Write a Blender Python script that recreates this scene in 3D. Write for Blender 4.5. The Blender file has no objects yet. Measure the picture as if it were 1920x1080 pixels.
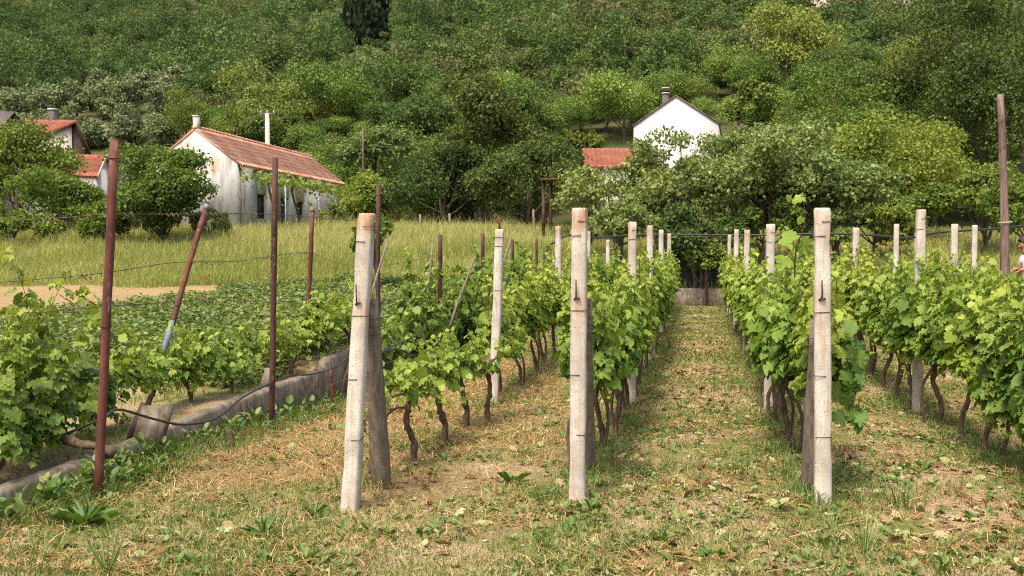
import bpy, math, random
import numpy as np
from mathutils import Vector, Matrix

PI = math.pi
rad = math.radians
sc = bpy.context.scene
COL = sc.collection
RNG = np.random.default_rng(11)

# ------------------------------------------------------------------ camera
FPX = 1867.0
YAW, PITCH, CAMZ = rad(10.62), rad(2.70), 1.69
cam_d = bpy.data.cameras.new('camera')
cam_d.lens, cam_d.sensor_width = 35.0, 36.0
cam_d.clip_end = 2000
cam = bpy.data.objects.new('camera', cam_d)
COL.objects.link(cam)
cam.location = (0, 0, CAMZ)
cam.rotation_euler = (rad(90) - PITCH, 0, YAW)
cam_d.dof.use_dof = True
cam_d.dof.focus_distance = 8.5
cam_d.dof.aperture_fstop = 6.3
sc.camera = cam
RM = np.array(cam.rotation_euler.to_matrix())
EYE = np.array([0, 0, CAMZ])

def ray(px, py):
    return RM @ np.array([(px - 960) / FPX, -(py - 540) / FPX, -1.0])
def atd(px, py, d):                       # point at distance d along the optical axis
    return EYE + ray(px, py) * d
def atz(px, py, z):
    r = ray(px, py); return EYE + r * ((z - CAMZ) / r[2])
def atY(px, py, Y):
    r = ray(px, py); return EYE + r * (Y / r[1])
def atX(px, py, X):
    r = ray(px, py); return EYE + r * (X / r[0])
def atplane(px, py, p, n):
    r = ray(px, py); return EYE + r * (np.dot(np.array(p) - EYE, n) / np.dot(r, n))

# ------------------------------------------------------------------ terrain
def ss(a, b, x):
    t = np.clip((np.asarray(x, float) - a) / (b - a), 0, 1); return t * t * (3 - 2 * t)
def bump(x, y, s, k=0.0):
    return (np.sin(x * s + 1.3 + k) * np.cos(y * s * 1.13 + .7 - k) + .5 * np.sin(x * s * 2.3 - y * s * 1.9 + k * 2) + .3 * np.cos(x * s * 4.1 + y * s * 3.7))
WALLX = -4.27
YEND = 30.0
def gz(x, y):
    x = np.asarray(x, float); y = np.asarray(y, float)
    zv = -0.22 * ss(6.5, 12, y) + .22 * ss(6.6, 8.2, x) * ss(8, 12, y) + .012 * bump(x, y, 1.7) + .004 * bump(x, y, 6.)
    zt = .11 + .06 * ss(6.2, 9, y) + .13 * ss(10.7, 11.1, y) + 1.66 * ss(20, 42, y) + .02 * bump(x, y, .9)
    zb = .22 + 1.75 * ss(31, 45, y) + .03 * bump(x, y, .7)
    k = ss(-9, -3, x)
    back = zt * (1 - k) + zb * k
    out = np.where(x < WALLX, zt, np.where(y > YEND, back, zv))
    k2 = ss(YEND - 4, YEND + 10, y)
    out = np.where((x < WALLX) & (y > YEND - 4), zt * (1 - k2) + back * k2, out)
    h = np.maximum(y - 58, 0)
    out = out + .345 * h * ss(0, 26, h) + ss(62, 110, y) * (2.2 * bump(x, y, .035) + .8 * bump(x, y, .11, 2.))
    return out
def gzf(x, y): return float(gz(x, y))

# ------------------------------------------------------------------ mesh helpers
class MB:
    def __init__(s): s.v, s.f, s.t, s.n = [], {}, [], 0
    def add(s, V, F, tint=0.0):
        V = np.asarray(V, float).reshape(-1, 3)
        if isinstance(F, np.ndarray): F = [F]
        for a in F:
            a = np.asarray(a, int)
            if a.ndim == 1: a = a[None]
            s.f.setdefault(a.shape[1], []).append(a + s.n)
        s.v.append(V); s.n += len(V)
        t = np.asarray(tint, float)
        s.t.append(np.full(len(V), float(t)) if t.ndim == 0 else t.ravel())
        return s
    def mesh(s, name, mat, smooth=False):
        me = bpy.data.meshes.new(name)
        if s.n:
            V = np.concatenate(s.v)
            idx, tot = [], []
            for k, L in s.f.items():
                A = np.concatenate(L); idx.append(A.ravel()); tot.append(np.full(len(A), k))
            idx = np.concatenate(idx); tot = np.concatenate(tot)
            st = np.concatenate([[0], np.cumsum(tot)[:-1]])
            me.vertices.add(len(V)); me.vertices.foreach_set('co', V.ravel().astype(np.float32))
            me.loops.add(len(idx)); me.loops.foreach_set('vertex_index', idx.astype(np.int32))
            me.polygons.add(len(tot)); me.polygons.foreach_set('loop_start', st.astype(np.int32))
            me.polygons.foreach_set('loop_total', tot.astype(np.int32))
            if smooth: me.polygons.foreach_set('use_smooth', np.ones(len(tot), bool))
            me.update(calc_edges=True)
            at = me.attributes.new('tint', 'FLOAT', 'POINT')
            at.data.foreach_set('value', np.concatenate(s.t).astype(np.float32))
        if mat: me.materials.append(mat)
        return me
    def build(s, name, mat, parent=None, smooth=False):
        o = bpy.data.objects.new(name, s.mesh(name, mat, smooth)); COL.objects.link(o)
        if parent: o.parent = parent
        return o

def empty(name, loc, rz=0):
    o = bpy.data.objects.new(name, None); COL.objects.link(o)
    o.empty_display_size = .2
    o.location = tuple(float(c) for c in loc); o.rotation_euler = (0, 0, rz); return o
def tag(o, label=None, cat=None, group=None, kind=None):
    if label: o['label'] = label
    if cat: o['category'] = cat
    if group: o['group'] = group
    if kind: o['kind'] = kind
    return o
def copy_tree(o, parent=None):
    c = o.copy(); COL.objects.link(c); c.parent = parent
    for ch in list(KIDS.get(o.name, [])): copy_tree(ch, c)
    return c
KIDS = {}
def nrm(a):
    a = np.asarray(a, float); return a / (np.linalg.norm(a, axis=-1, keepdims=True) + 1e-9)

def tube(path, r, k=7, cap=True, rough=0.0, rng=None):
    P = np.asarray(path, float); n = len(P)
    r = np.broadcast_to(np.asarray(r, float), (n,))
    T = np.gradient(P, axis=0); T = nrm(T)
    ref = np.array([0, 0, 1.]) if abs(T[0, 2]) < .85 else np.array([1., 0, 0])
    V = []
    for i in range(n):
        a = nrm(np.cross(T[i], ref)); b = np.cross(T[i], a); ref = nrm(np.cross(a, T[i])) if True else ref
        ang = np.arange(k) / k * 2 * PI
        rr = r[i] * (1 + (rng.uniform(-rough, rough, k) if rough else 0))
        V.append(P[i] + (np.cos(ang) * rr)[:, None] * a + (np.sin(ang) * rr)[:, None] * b)
        ref = b * -1 if False else ref
    V = np.concatenate(V)
    i = np.arange(n - 1)[:, None] * k; j = np.arange(k)[None]
    F = np.stack([i + j, i + (j + 1) % k, i + k + (j + 1) % k, i + k + j], -1).reshape(-1, 4)
    Fs = [F]
    if cap: Fs += [np.arange(k)[::-1][None], (np.arange(k) + (n - 1) * k)[None]]
    return V, Fs
def loft(rings):
    R = [np.asarray(a, float) for a in rings]; k = len(R[0]); n = len(R)
    i = np.arange(n - 1)[:, None] * k; j = np.arange(k)[None]
    F = np.stack([i + j, i + (j + 1) % k, i + k + (j + 1) % k, i + k + j], -1).reshape(-1, 4)
    return np.concatenate(R), [F, np.arange(k)[::-1][None], (np.arange(k) + (n - 1) * k)[None]]
BOXF = np.array([[0, 3, 2, 1], [4, 5, 6, 7], [0, 1, 5, 4], [1, 2, 6, 5], [2, 3, 7, 6], [3, 0, 4, 7]])
def box(o, u, v, w):                       # corner o and three edge vectors
    o, u, v, w = (np.asarray(a, float) for a in (o, u, v, w))
    return np.array([o, o + u, o + u + v, o + v, o + w, o + u + w, o + u + v + w, o + v + w]), BOXF
def spline(pts, n):
    P = np.asarray(pts, float); m = len(P)
    E = np.vstack([2 * P[0] - P[1], P, 2 * P[-1] - P[-2]])
    out = []
    for t in np.linspace(0, m - 1 - 1e-6, n):
        i = int(t); f = t - i; a, b, c, d = E[i], E[i + 1], E[i + 2], E[i + 3]
        out.append(.5 * (2 * b + (c - a) * f + (2 * a - 5 * b + 4 * c - d) * f * f + (3 * b - a - 3 * c + d) * f ** 3))
    return np.array(out)

# leaf templates: vertices (x across, y along, z up), faces
T_DIA = (np.array([[0, 0, 0], [.34, .42, .10], [0, 1, -.06], [-.34, .42, .10]]), np.array([[0, 1, 2], [0, 2, 3]]))
T_BLADE = (np.array([[-.5, 0, 0], [.5, 0, 0], [.4, .55, .10], [-.4, .55, .10], [0, 1, .0]]), None)
_o = [(.0, .07), (.13, -.11), (.30, -.12), (.43, .0), (.38, .12), (.50, .25), (.53, .43), (.36, .50), (.40, .64), (.27, .76), (.17, .80), (.12, .93), (0, 1.02)]
_o = _o + [(-a, b) for a, b in _o[1:-1][::-1]]
_z = [0, -.02, -.07, -.08, .02, -.08, -.13, .05, -.04, -.08, .02, -.08, -.16]; _z = _z + _z[1:-1][::-1]
T_VINE = (np.array([[0, .36, -.05]] + [[a, b, c] for (a, b), c in zip(_o, _z)]),
          np.array([[0, i + 1, (i + 1) % len(_o) + 1] for i in range(len(_o))]))
_w = [(.0, 0), (.3, .16), (.36, .42), (.24, .74), (0, 1), (-.24, .74), (-.36, .42), (-.3, .16)]
T_OVAL = (np.array([[0, .45, -.05]] + [[a, b, .06 * (1 if a else -1)] for a, b in _w]),
          np.array([[0, i + 1, (i + 1) % 8 + 1] for i in range(8)]))

def leaves(mb, P, D, N, S, tpl, tint=0., wid=1.0):
    T, F = tpl
    P = np.asarray(P, float); n = len(P)
    if n == 0: return
    y = nrm(D); x = nrm(np.cross(y, N)); z = np.cross(x, y)
    S = np.broadcast_to(np.asarray(S, float), (n,)); wid = np.broadcast_to(np.asarray(wid, float), (n,)); zs = RNG.uniform(.2, 2.3, n)
    V = P[:, None] + S[:, None, None] * (T[None, :, 0, None] * wid[:, None, None] * x[:, None] + T[None, :, 1, None] * y[:, None] + T[None, :, 2, None] * zs[:, None, None] * z[:, None])
    k = len(T)
    FF = (F[None] + (np.arange(n) * k)[:, None, None]).reshape(-1, F.shape[1])
    t = np.repeat(np.broadcast_to(np.asarray(tint, float), (n,)), k)
    mb.add(V.reshape(-1, 3), FF, t)
def blades(mb, P, D, H, W, bend, tint=0., rng=RNG):      # grass blades: quad + triangle
    n = len(P)
    if n == 0: return
    a = rng.uniform(0, 2 * PI, n); side = np.stack([np.cos(a), np.sin(a), 0 * a], 1)
    fwd = nrm(np.stack([-np.sin(a), np.cos(a), 0 * a], 1) * .3 + D)
    H = np.broadcast_to(H, (n,))[:, None]; W = np.broadcast_to(W, (n,))[:, None]; B = np.broadcast_to(bend, (n,))[:, None]
    up = np.array([0, 0, 1.])
    mid = P + up * H * .6 + fwd * H * B * .35
    tip = P + up * H * (1 - .45 * B ** 1.5) + fwd * H * B
    V = np.stack([P - side * W / 2, P + side * W / 2, mid + side * W * .4, mid - side * W * .4, tip], 1)
    b = (np.arange(n) * 5)[:, None]
    t = np.repeat(np.broadcast_to(np.asarray(tint, float), (n,)), 5)
    mb.add(V.reshape(-1, 3), [b + np.array([[0, 1, 2, 3]]), b + np.array([[3, 2, 4]])], t)
def rdir(n, rng=RNG):
    return nrm(rng.normal(size=(n, 3)))

# ------------------------------------------------------------------ materials
def newmat(name):
    m = bpy.data.materials.new(name); m.use_nodes = True
    nt = m.node_tree; nt.nodes.clear()
    return m, nt, nt.nodes, nt.links
def ramp(N, cols, interp='LINEAR'):
    r = N.new('ShaderNodeValToRGB'); r.color_ramp.interpolation = interp
    e = r.color_ramp.elements
    while len(e) < len(cols): e.new(.5)
    for el, (p, c) in zip(e, cols): el.position = p; el.color = (*c, 1)
    return r
def mixc(N, L, fac, a, b, mode='MIX'):
    m = N.new('ShaderNodeMix'); m.data_type = 'RGBA'; m.blend_type = mode
    for sck, v in ((m.inputs[0], fac), (m.inputs[6], a), (m.inputs[7], b)):
        if isinstance(v, (int, float)): sck.default_value = v
        elif isinstance(v, tuple): sck.default_value = (*v, 1) if len(v) == 3 else v
        else: L.new(v, sck)
    return m.outputs[2]
def noise(N, L, scale, detail=4, rough=.55, vec=None, dist=0.):
    n = N.new('ShaderNodeTexNoise'); n.inputs['Scale'].default_value = scale; n.inputs['Detail'].default_value = detail
    n.inputs['Roughness'].default_value = rough; n.inputs['Distortion'].default_value = dist
    if vec is not None: L.new(vec, n.inputs['Vector'])
    return n.outputs['Fac']
def mapv(N, L, src, scale=(1, 1, 1), loc=(0, 0, 0)):
    m = N.new('ShaderNodeMapping'); m.inputs['Scale'].default_value = scale; m.inputs['Location'].default_value = loc
    L.new(src, m.inputs['Vector']); return m.outputs[0]
def mrange(N, L, v, a, b, c=0., d=1.):
    m = N.new('ShaderNodeMapRange'); L.new(v, m.inputs[0])
    for i, q in zip((1, 2, 3, 4), (a, b, c, d)): m.inputs[i].default_value = q
    return m.outputs[0]
def finish(m, N, L, color, rough=.8, bump_src=None, bump_s=.3, bump_d=.01, spec=.3, metal=0.):
    p = N.new('ShaderNodeBsdfPrincipled'); o = N.new('ShaderNodeOutputMaterial')
    if isinstance(color, tuple): p.inputs['Base Color'].default_value = (*color, 1)
    else: L.new(color, p.inputs['Base Color'])
    if isinstance(rough, (int, float)): p.inputs['Roughness'].default_value = rough
    else: L.new(rough, p.inputs['Roughness'])
    p.inputs['Specular IOR Level'].default_value = spec; p.inputs['Metallic'].default_value = metal
    if bump_src is not None:
        b = N.new('ShaderNodeBump'); b.inputs['Strength'].default_value = bump_s; b.inputs['Distance'].default_value = bump_d
        L.new(bump_src, b.inputs['Height']); L.new(b.outputs[0], p.inputs['Normal'])
    L.new(p.outputs[0], o.inputs[0]); return m
def leafmat(name, cols, young=None, trans=.35, rough=.5, spec=.35, var=.35, clump=None):
    """cols: colour ramp over random leaf; young: colour mixed in by the tint attribute"""
    m, nt, N, L = newmat(name)
    g = N.new('ShaderNodeNewGeometry')
    r = ramp(N, cols); L.new(g.outputs['Random Per Island'], r.inputs[0]); c = r.outputs[0]
    if young:
        a = N.new('ShaderNodeAttribute'); a.attribute_name = 'tint'
        c = mixc(N, L, a.outputs['Fac'], c, young)
    tc = N.new('ShaderNodeTexCoord')
    if clump:
        f = mrange(N, L, noise(N, L, clump[0], 2, .5, tc.outputs['Object']), .38, .62)
        c = mixc(N, L, f, c, mixc(N, L, 1.0, c, clump[1], 'MULTIPLY'))
    oi = N.new('ShaderNodeObjectInfo')
    hv = N.new('ShaderNodeHueSaturation')
    L.new(mrange(N, L, oi.outputs['Random'], 0, 1, 1 - var / 2, 1 + var / 2), hv.inputs['Value'])
    L.new(mrange(N, L, oi.outputs['Random'], 0, 1, .515, .485), hv.inputs['Hue'])
    L.new(c, hv.inputs['Color']); c = hv.outputs[0]
    p = N.new('ShaderNodeBsdfPrincipled'); p.inputs['Roughness'].default_value = rough; p.inputs['Specular IOR Level'].default_value = spec
    L.new(c, p.inputs['Base Color'])
    t = N.new('ShaderNodeBsdfTranslucent')
    L.new(mixc(N, L, 1.0, c, (1.25, 1.2, .55), 'MULTIPLY'), t.inputs[0])
    mx = N.new('ShaderNodeMixShader'); mx.inputs[0].default_value = trans
    o = N.new('ShaderNodeOutputMaterial')
    L.new(p.outputs[0], mx.inputs[1]); L.new(t.outputs[0], mx.inputs[2]); L.new(mx.outputs[0], o.inputs[0])
    return m

M = {}
M['vine'] = leafmat('vine_leaf', [(0, (0.0822, 0.144, 0.0186)), (.45, (0.12, 0.201, 0.0265)), (.8, (0.164, 0.249, 0.0331)), (1, (0.212, 0.296, 0.053))], (0.318, 0.385, 0.0644), .36, .5, .22, .25)
M['vine_dark'] = leafmat('vine_leaf_dark', [(0, (0.0548, 0.114, 0.018)), (.5, (0.0848, 0.162, 0.0252)), (1, (0.14, 0.228, 0.036))], (0.231, 0.3, 0.0495), .32, .5, .25, .25)
M['tree_dark'] = leafmat('walnut_leaf', [(0, (0.0291, 0.0513, 0.0122)), (.6, (0.0484, 0.0796, 0.0167)), (1, (0.0827, 0.115, 0.0266))], (0.126, 0.168, 0.0341), .25, .6, .18, .3)
M['tree_mid'] = leafmat('broad_leaf', [(0, (0.0499, 0.088, 0.0156)), (.6, (0.0831, 0.135, 0.0225)), (1, (0.133, 0.187, 0.0347))], (0.2, 0.259, 0.0433), .3, .6, .18, .3)
M['tree_light'] = leafmat('light_leaf', [(0, (0.0714, 0.111, 0.0182)), (.6, (0.114, 0.167, 0.0273)), (1, (0.171, 0.233, 0.0414))], (0.257, 0.316, 0.058), .35, .6, .18, .3)
M['tree_grey'] = leafmat('almond_leaf', [(0, (0.0755, 0.114, 0.0324)), (.6, (0.123, 0.173, 0.0499)), (1, (0.219, 0.265, 0.0874))], (0.315, 0.371, 0.111), .3, .6, .18, .25)
M['olive'] = leafmat('olive_leaf', [(0, (0.0942, 0.126, 0.0537)), (.6, (0.15, 0.182, 0.0829)), (1, (0.225, 0.252, 0.127))], (0.234, 0.273, 0.127), .2, .6, .18, .3)
M['cypress'] = leafmat('cypress_leaf', [(0, (.012, .024, .009)), (.6, (.02, .036, .012)), (1, (.035, .055, .018))], None, .1, .6, .2, .2)
M['scrub_a'] = leafmat('scrub_green_leaf', [(0, (0.0678, 0.131, 0.0215)), (.6, (0.106, 0.184, 0.03)), (1, (0.166, 0.253, 0.048))], (0.242, 0.306, 0.0721), .25, .65, .15, .5)
M['scrub_b'] = leafmat('scrub_yellow_leaf', [(0, (0.0982, 0.136, 0.0229)), (.6, (0.145, 0.188, 0.0324)), (1, (0.209, 0.253, 0.0477))], (0.244, 0.264, 0.0761), .25, .65, .15, .5)
M['scrub_c'] = leafmat('scrub_dark_leaf', [(0, (0.0453, 0.0886, 0.0192)), (.6, (0.0754, 0.131, 0.0264)), (1, (0.121, 0.184, 0.0396))], (0.166, 0.198, 0.06), .25, .65, .15, .5)
M['scrub_d'] = leafmat('scrub_brown_leaf', [(0, (0.0648, 0.0681, 0.0224)), (.6, (0.0936, 0.091, 0.0325)), (1, (0.13, 0.12, 0.0471))], (0.13, 0.117, 0.0527), .25, .65, .15, .4)
M['weed'] = leafmat('weed_leaf', [(0, (0.0565, 0.113, 0.0181)), (.6, (0.0969, 0.167, 0.0289)), (1, (0.154, 0.225, 0.0506))], (0.242, 0.25, 0.0795), .3, .5, .35, .2)
M['crop'] = leafmat('potato_leaf', [(0, (0.0584, 0.0968, 0.0196)), (.6, (0.101, 0.15, 0.0336)), (1, (0.181, 0.22, 0.0616))], (0.213, 0.246, 0.056), .3, .45, .4, .2)
M['grass'] = leafmat('grass_blade', [(0, (0.0581, 0.112, 0.0186)), (.4, (0.108, 0.167, 0.0333)), (.75, (0.194, 0.235, 0.063)), (1, (0.31, 0.325, 0.119))], (0.341, 0.316, 0.119), .3, .6, .2, .1)
M['straw'] = leafmat('straw_blade', [(0, (0.136, 0.0791, 0.0262)), (.5, (0.303, 0.198, 0.0687)), (.85, (0.447, 0.31, 0.131)), (1, (0.527, 0.398, 0.206))], (0.16, 0.0791, 0.0281), .15, .7, .2, .1)
M['meadow'] = leafmat('meadow_blade', [(0, (0.156, 0.207, 0.0425)), (.5, (0.238, 0.27, 0.0638)), (1, (0.353, 0.342, 0.111))], (0.41, 0.387, 0.153), .35, .6, .2, .1)
M['litter'] = leafmat('dead_leaf', [(0, (0.085, 0.0425, 0.0213)), (.35, (0.178, 0.0935, 0.0425)), (.7, (0.306, 0.212, 0.102)), (1, (0.425, 0.357, 0.204))], (0.289, 0.34, 0.145), .15, .7, .2, .1)

def mat_concrete():
    m, nt, N, L = newmat('post_concrete'); tc = N.new('ShaderNodeTexCoord'); ob = tc.outputs['Object']
    oi = N.new('ShaderNodeObjectInfo')
    off = N.new('ShaderNodeVectorMath'); off.operation = 'ADD'; L.new(ob, off.inputs[0])
    cx = N.new('ShaderNodeCombineXYZ'); L.new(mrange(N, L, oi.outputs['Random'], 0, 1, 0, 40), cx.inputs[0]); L.new(mrange(N, L, oi.outputs['Random'], 0, 1, 0, 17), cx.inputs[2]); L.new(cx.outputs[0], off.inputs[1])
    v = off.outputs[0]
    c = mixc(N, L, mrange(N, L, noise(N, L, 4, 6, .65, v), .35, .65), (.33, .295, .245), (.56, .515, .445))
    c = mixc(N, L, mrange(N, L, noise(N, L, 60, 3, .7, v), .58, .68), c, (.24, .205, .16))
    streak = noise(N, L, 3, 4, .6, mapv(N, L, v, (14, 14, .9)))
    c = mixc(N, L, mrange(N, L, streak, .48, .72, 0, .75), c, (.36, .26, .15))
    at = N.new('ShaderNodeAttribute'); at.attribute_name = 'tint'
    rs = noise(N, L, 2, 4, .6, mapv(N, L, v, (22, 22, 2.2)))
    f = N.new('ShaderNodeMath'); f.operation = 'MULTIPLY'; L.new(at.outputs['Fac'], f.inputs[0]); L.new(mrange(N, L, rs, .38, .6), f.inputs[1])
    c = mixc(N, L, f.outputs[0], c, (.34, .175, .075))
    vo = N.new('ShaderNodeTexVoronoi'); vo.inputs['Scale'].default_value = 55; L.new(v, vo.inputs['Vector'])
    pit = mrange(N, L, vo.outputs['Distance'], .05, .22)
    c = mixc(N, L, pit, mixc(N, L, .6, c, (.12, .09, .06)), c)
    return finish(m, N, L, c, .9, pit, .5, .004, .2)
M['concrete'] = mat_concrete()
def mat_noise(name, cols, scale, rough=.85, bs=.4, bd=.01, sc2=None, stretch=(1, 1, 1), spec=.25, metal=0., col2=None, lim=(.5, .65)):
    m, nt, N, L = newmat(name); tc = N.new('ShaderNodeTexCoord'); v = mapv(N, L, tc.outputs['Object'], stretch)
    f = noise(N, L, scale, 6, .62, v)
    r = ramp(N, cols); L.new(f, r.inputs[0]); c = r.outputs[0]
    if sc2: c = mixc(N, L, mrange(N, L, noise(N, L, sc2, 4, .6, v), *lim), c, col2)
    return finish(m, N, L, c, rough, f, bs, bd, spec, metal)
M['rust'] = mat_noise('rusty_steel', [(.3, (.055, .018, .013)), (.55, (.125, .04, .026)), (.75, (.20, .075, .04))], 9, .75, .3, .003, 30, (1, 1, .4), .3, .1, (.19, .12, .10), (.58, .7))
M['rust_dark'] = mat_noise('dark_rusty_steel', [(.3, (.03, .016, .012)), (.55, (.075, .034, .024)), (.75, (.14, .06, .035))], 10, .75, .3, .003, 30, (1, 1, .4), .3, .1, (.16, .09, .07), (.6, .7))
M['bluepipe'] = mat_noise('blue_painted_pipe', [(.35, (.09, .11, .15)), (.6, (.14, .17, .22)), (.8, (.19, .20, .22))], 14, .6, .2, .002, 9, (1, 1, .5), .3, .1, (.20, .09, .05), (.5, .6))
M['bark'] = mat_noise('vine_bark', [(.3, (.04, .026, .018)), (.55, (.11, .075, .05)), (.8, (.23, .17, .12))], 26, .95, .9, .012, None, (1, 1, .25))
M['treebark'] = mat_noise('tree_bark', [(.3, (.045, .036, .026)), (.55, (.09, .072, .052)), (.8, (.17, .14, .10))], 8, .95, .8, .03, None, (1, 1, .3))
M['wood'] = mat_noise('weathered_wood', [(.3, (.07, .045, .035)), (.5, (.15, .095, .075)), (.75, (.25, .175, .14))], 5, .85, .6, .006, 20, (5, 5, .35), .25, 0., (.05, .035, .03), (.58, .66))
M['greywood'] = mat_noise('grey_weathered_wood', [(.3, (.09, .07, .05)), (.5, (.17, .135, .10)), (.75, (.27, .22, .17))], 6, .9, .6, .006, 20, (5, 5, .35), .25, 0., (.05, .04, .03), (.6, .68))
M['kerb'] = mat_noise('weathered_wall_concrete', [(.3, (.07, .055, .038)), (.5, (.16, .132, .098)), (.72, (.29, .245, .185))], 14, .95, .8, .01, 3.5, (1, 1, .6), .12, 0., (.10, .09, .055), (.52, .66))
M['hose'] = mat_noise('black_hose', [(.3, (.016, .015, .016)), (.7, (.045, .042, .045))], 20, .45, .1, .002, None, (1, 1, 1), .4)
M['wire'] = mat_noise('rusty_wire', [(.3, (.05, .035, .028)), (.7, (.13, .085, .06))], 40, .6, .1, .001, None, (1, 1, 1), .4, .4)
M['roof_tile'] = mat_noise('clay_tile', [(.25, (.34, .14, .085)), (.5, (.52, .255, .16)), (.8, (.60, .39, .28))], 1.1, .9, .3, .01, 3.2, (1, 1, 1), .15, 0., (.50, .33, .22), (.56, .7))
M['roof_red'] = mat_noise('red_roof_tile', [(.3, (.18, .056, .035)), (.7, (.27, .10, .062))], 1.3, .85, .2, .01, 5, (1, 1, 1), .2, 0., (.28, .13, .08), (.55, .7))
M['dark_frame'] = mat_noise('dark_wood_frame', [(.3, (.035, .024, .02)), (.7, (.09, .065, .05))], 9, .8, .3, .004)
M['dark_pane'] = mat_noise('dark_shutter', [(.3, (.012, .014, .016)), (.7, (.04, .04, .042))], 4, .5, .1, .002)
M['chimney_dark'] = mat_noise('sooty_chimney', [(.3, (.05, .04, .038)), (.7, (.13, .11, .10))], 7, .9, .4, .01)
M['pale_stone'] = mat_noise('pale_render', [(.3, (.36, .32, .26)), (.7, (.55, .50, .42))], 4, .9, .3, .01)
M['drystick'] = mat_noise('dry_cane', [(.3, (.26, .19, .11)), (.7, (.42, .33, .21))], 12, .9, .3, .002)
M['rock'] = mat_noise('limestone', [(.3, (.26, .22, .17)), (.5, (.45, .39, .32)), (.75, (.62, .55, .47))], .9, .95, .8, .2)
M['green_pole'] = mat_noise('pale_painted_pole', [(.3, (.36, .40, .40)), (.7, (.55, .58, .57))], 6, .6, .1, .002)
M['net'] = mat_noise('green_shade_net', [(.3, (.012, .019, .010)), (.7, (.028, .040, .020))], 3, .9, .4, .01)

def mat_plaster(name, base=(.66, .62, .54), dirt=(.22, .18, .13), amt=(.46, .70), patch=None):
    m, nt, N, L = newmat(name); tc = N.new('ShaderNodeTexCoord'); ob = tc.outputs['Object']
    c = mixc(N, L, noise(N, L, .8, 5, .6, ob), tuple(b * .82 for b in base), base)
    st = noise(N, L, 1.0, 5, .6, mapv(N, L, ob, (2.4, 2.4, .38)), .6)
    c = mixc(N, L, mrange(N, L, st, amt[0], amt[1], 0, .85), c, dirt)
    bl = noise(N, L, 1.6, 6, .65, ob)
    c = mixc(N, L, mrange(N, L, bl, .56, .66, 0, .6), c, tuple(.5 * a + .5 * b for a, b in zip(base, dirt)))
    if patch: c = mixc(N, L, mrange(N, L, noise(N, L, .55, 5, .6, mapv(N, L, ob, (1, 1, 1), (3, 1, 2))), .55, .6, 0, .75), c, patch)
    return finish(m, N, L, c, .95, bl, .4, .02, .1)
M['plaster'] = mat_plaster('stained_plaster', (.66, .645, .60), (.21, .18, .14), (.45, .68), (.44, .29, .2))
M['white_wall'] = mat_plaster('white_render', (.56, .545, .515), (.38, .35, .30), (.52, .8))
M['grey_wall'] = mat_plaster('grey_render', (.55, .51, .45), (.3, .27, .22), (.5, .75))

def mat_ground():
    m, nt, N, L = newmat('earth_and_turf'); g = N.new('ShaderNodeNewGeometry'); P = g.outputs['Position']
    a = N.new('ShaderNodeAttribute'); a.attribute_name = 'tint'
    soil = mixc(N, L, noise(N, L, 3.1, 6, .65, P), (.17, .105, .055), (.36, .26, .155))
    soil = mixc(N, L, mrange(N, L, noise(N, L, 38, 5, .7, P), .42, .66), soil, (.42, .32, .20))
    soil = mixc(N, L, mrange(N, L, noise(N, L, 21, 4, .7, P), .58, .7), soil, (.13, .08, .045))
    turf = mixc(N, L, noise(N, L, 25, 5, .7, P), (.075, .10, .025), (.21, .205, .07))
    big = mrange(N, L, noise(N, L, .9, 5, .65, P), .42, .58)
    c = mixc(N, L, big, soil, turf)
    dry = mixc(N, L, noise(N, L, 30, 5, .7, P), (.15, .095, .045), (.36, .255, .125))
    c = mixc(N, L, mrange(N, L, a.outputs['Fac'], 0, 1), c, dry)         # tint 1: dry straw / bare soil
    wood = mixc(N, L, noise(N, L, .3, 5, .7, P), (.03, .042, .014), (.11, .105, .045))
    c = mixc(N, L, mrange(N, L, a.outputs['Fac'], -1, 0, 1, 0), c, wood)  # tint -1: wooded hillside soil
    h = noise(N, L, 30, 6, .7, P)
    return finish(m, N, L, c, 1.0, h, .8, .03, .05)
M['ground'] = mat_ground()

# ------------------------------------------------------------------ ground sheet
def straw_mask(x, y):      # 0..1, where mown dry straw lies
    a = .64 * ss(-4.4, -3.6, x) * (1 - ss(-2.2, -1.2, x)) * ss(5.6, 6.6, y) * (1 - ss(13, 18, y))
    b = .3 * ss(-2.3, -1.9, x) * (1 - ss(-1.2, -.9, x)) * ss(6, 7, y)
    return np.clip(np.maximum(a, b) + .18 * bump(x, y, 2.2), 0, 1)
xs = np.unique(np.concatenate([np.linspace(-330, -40, 34), np.linspace(-40, -12, 30), np.linspace(-12, 12, 121), np.linspace(12, 40, 30), np.linspace(40, 330, 34), [WALLX - .03, WALLX + .03]]))
xs = xs[(np.abs(xs - WALLX) > .02)]
ys = np.unique(np.concatenate([np.linspace(-20, 3, 12), np.linspace(3, 34, 156), np.linspace(34, 64, 40), np.linspace(64, 460, 100), [YEND - .03, YEND + .03]]))
X, Y = np.meshgrid(xs, ys)
Z = gz(X, Y)
nx, ny = len(xs), len(ys)
bare = ss(-14, -10, X) * 0 + (X < WALLX) * (ss(10.5, 11.5, Y + .3 * X + 3) * 0)
soil_patch = .75 * (1 - ss(-11.6, -10.8, X + .3 * np.sin(Y * 1.7))) * ss(12, 13.5, Y) * (1 - ss(24, 25, Y + .05 * X))
near_soil = .35 * (X < WALLX)
T = np.where(X < WALLX, np.maximum(soil_patch, near_soil + .2 * bump(X, Y, 1.4)), np.where(Y < YEND, straw_mask(X, Y), .25))
T = np.where(Y > 47, -ss(47, 60, Y), T)
i = np.arange(ny - 1)[:, None] * nx; j = np.arange(nx - 1)[None]
F = np.stack([i + j, i + j + 1, i + nx + j + 1, i + nx + j], -1).reshape(-1, 4)
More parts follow.
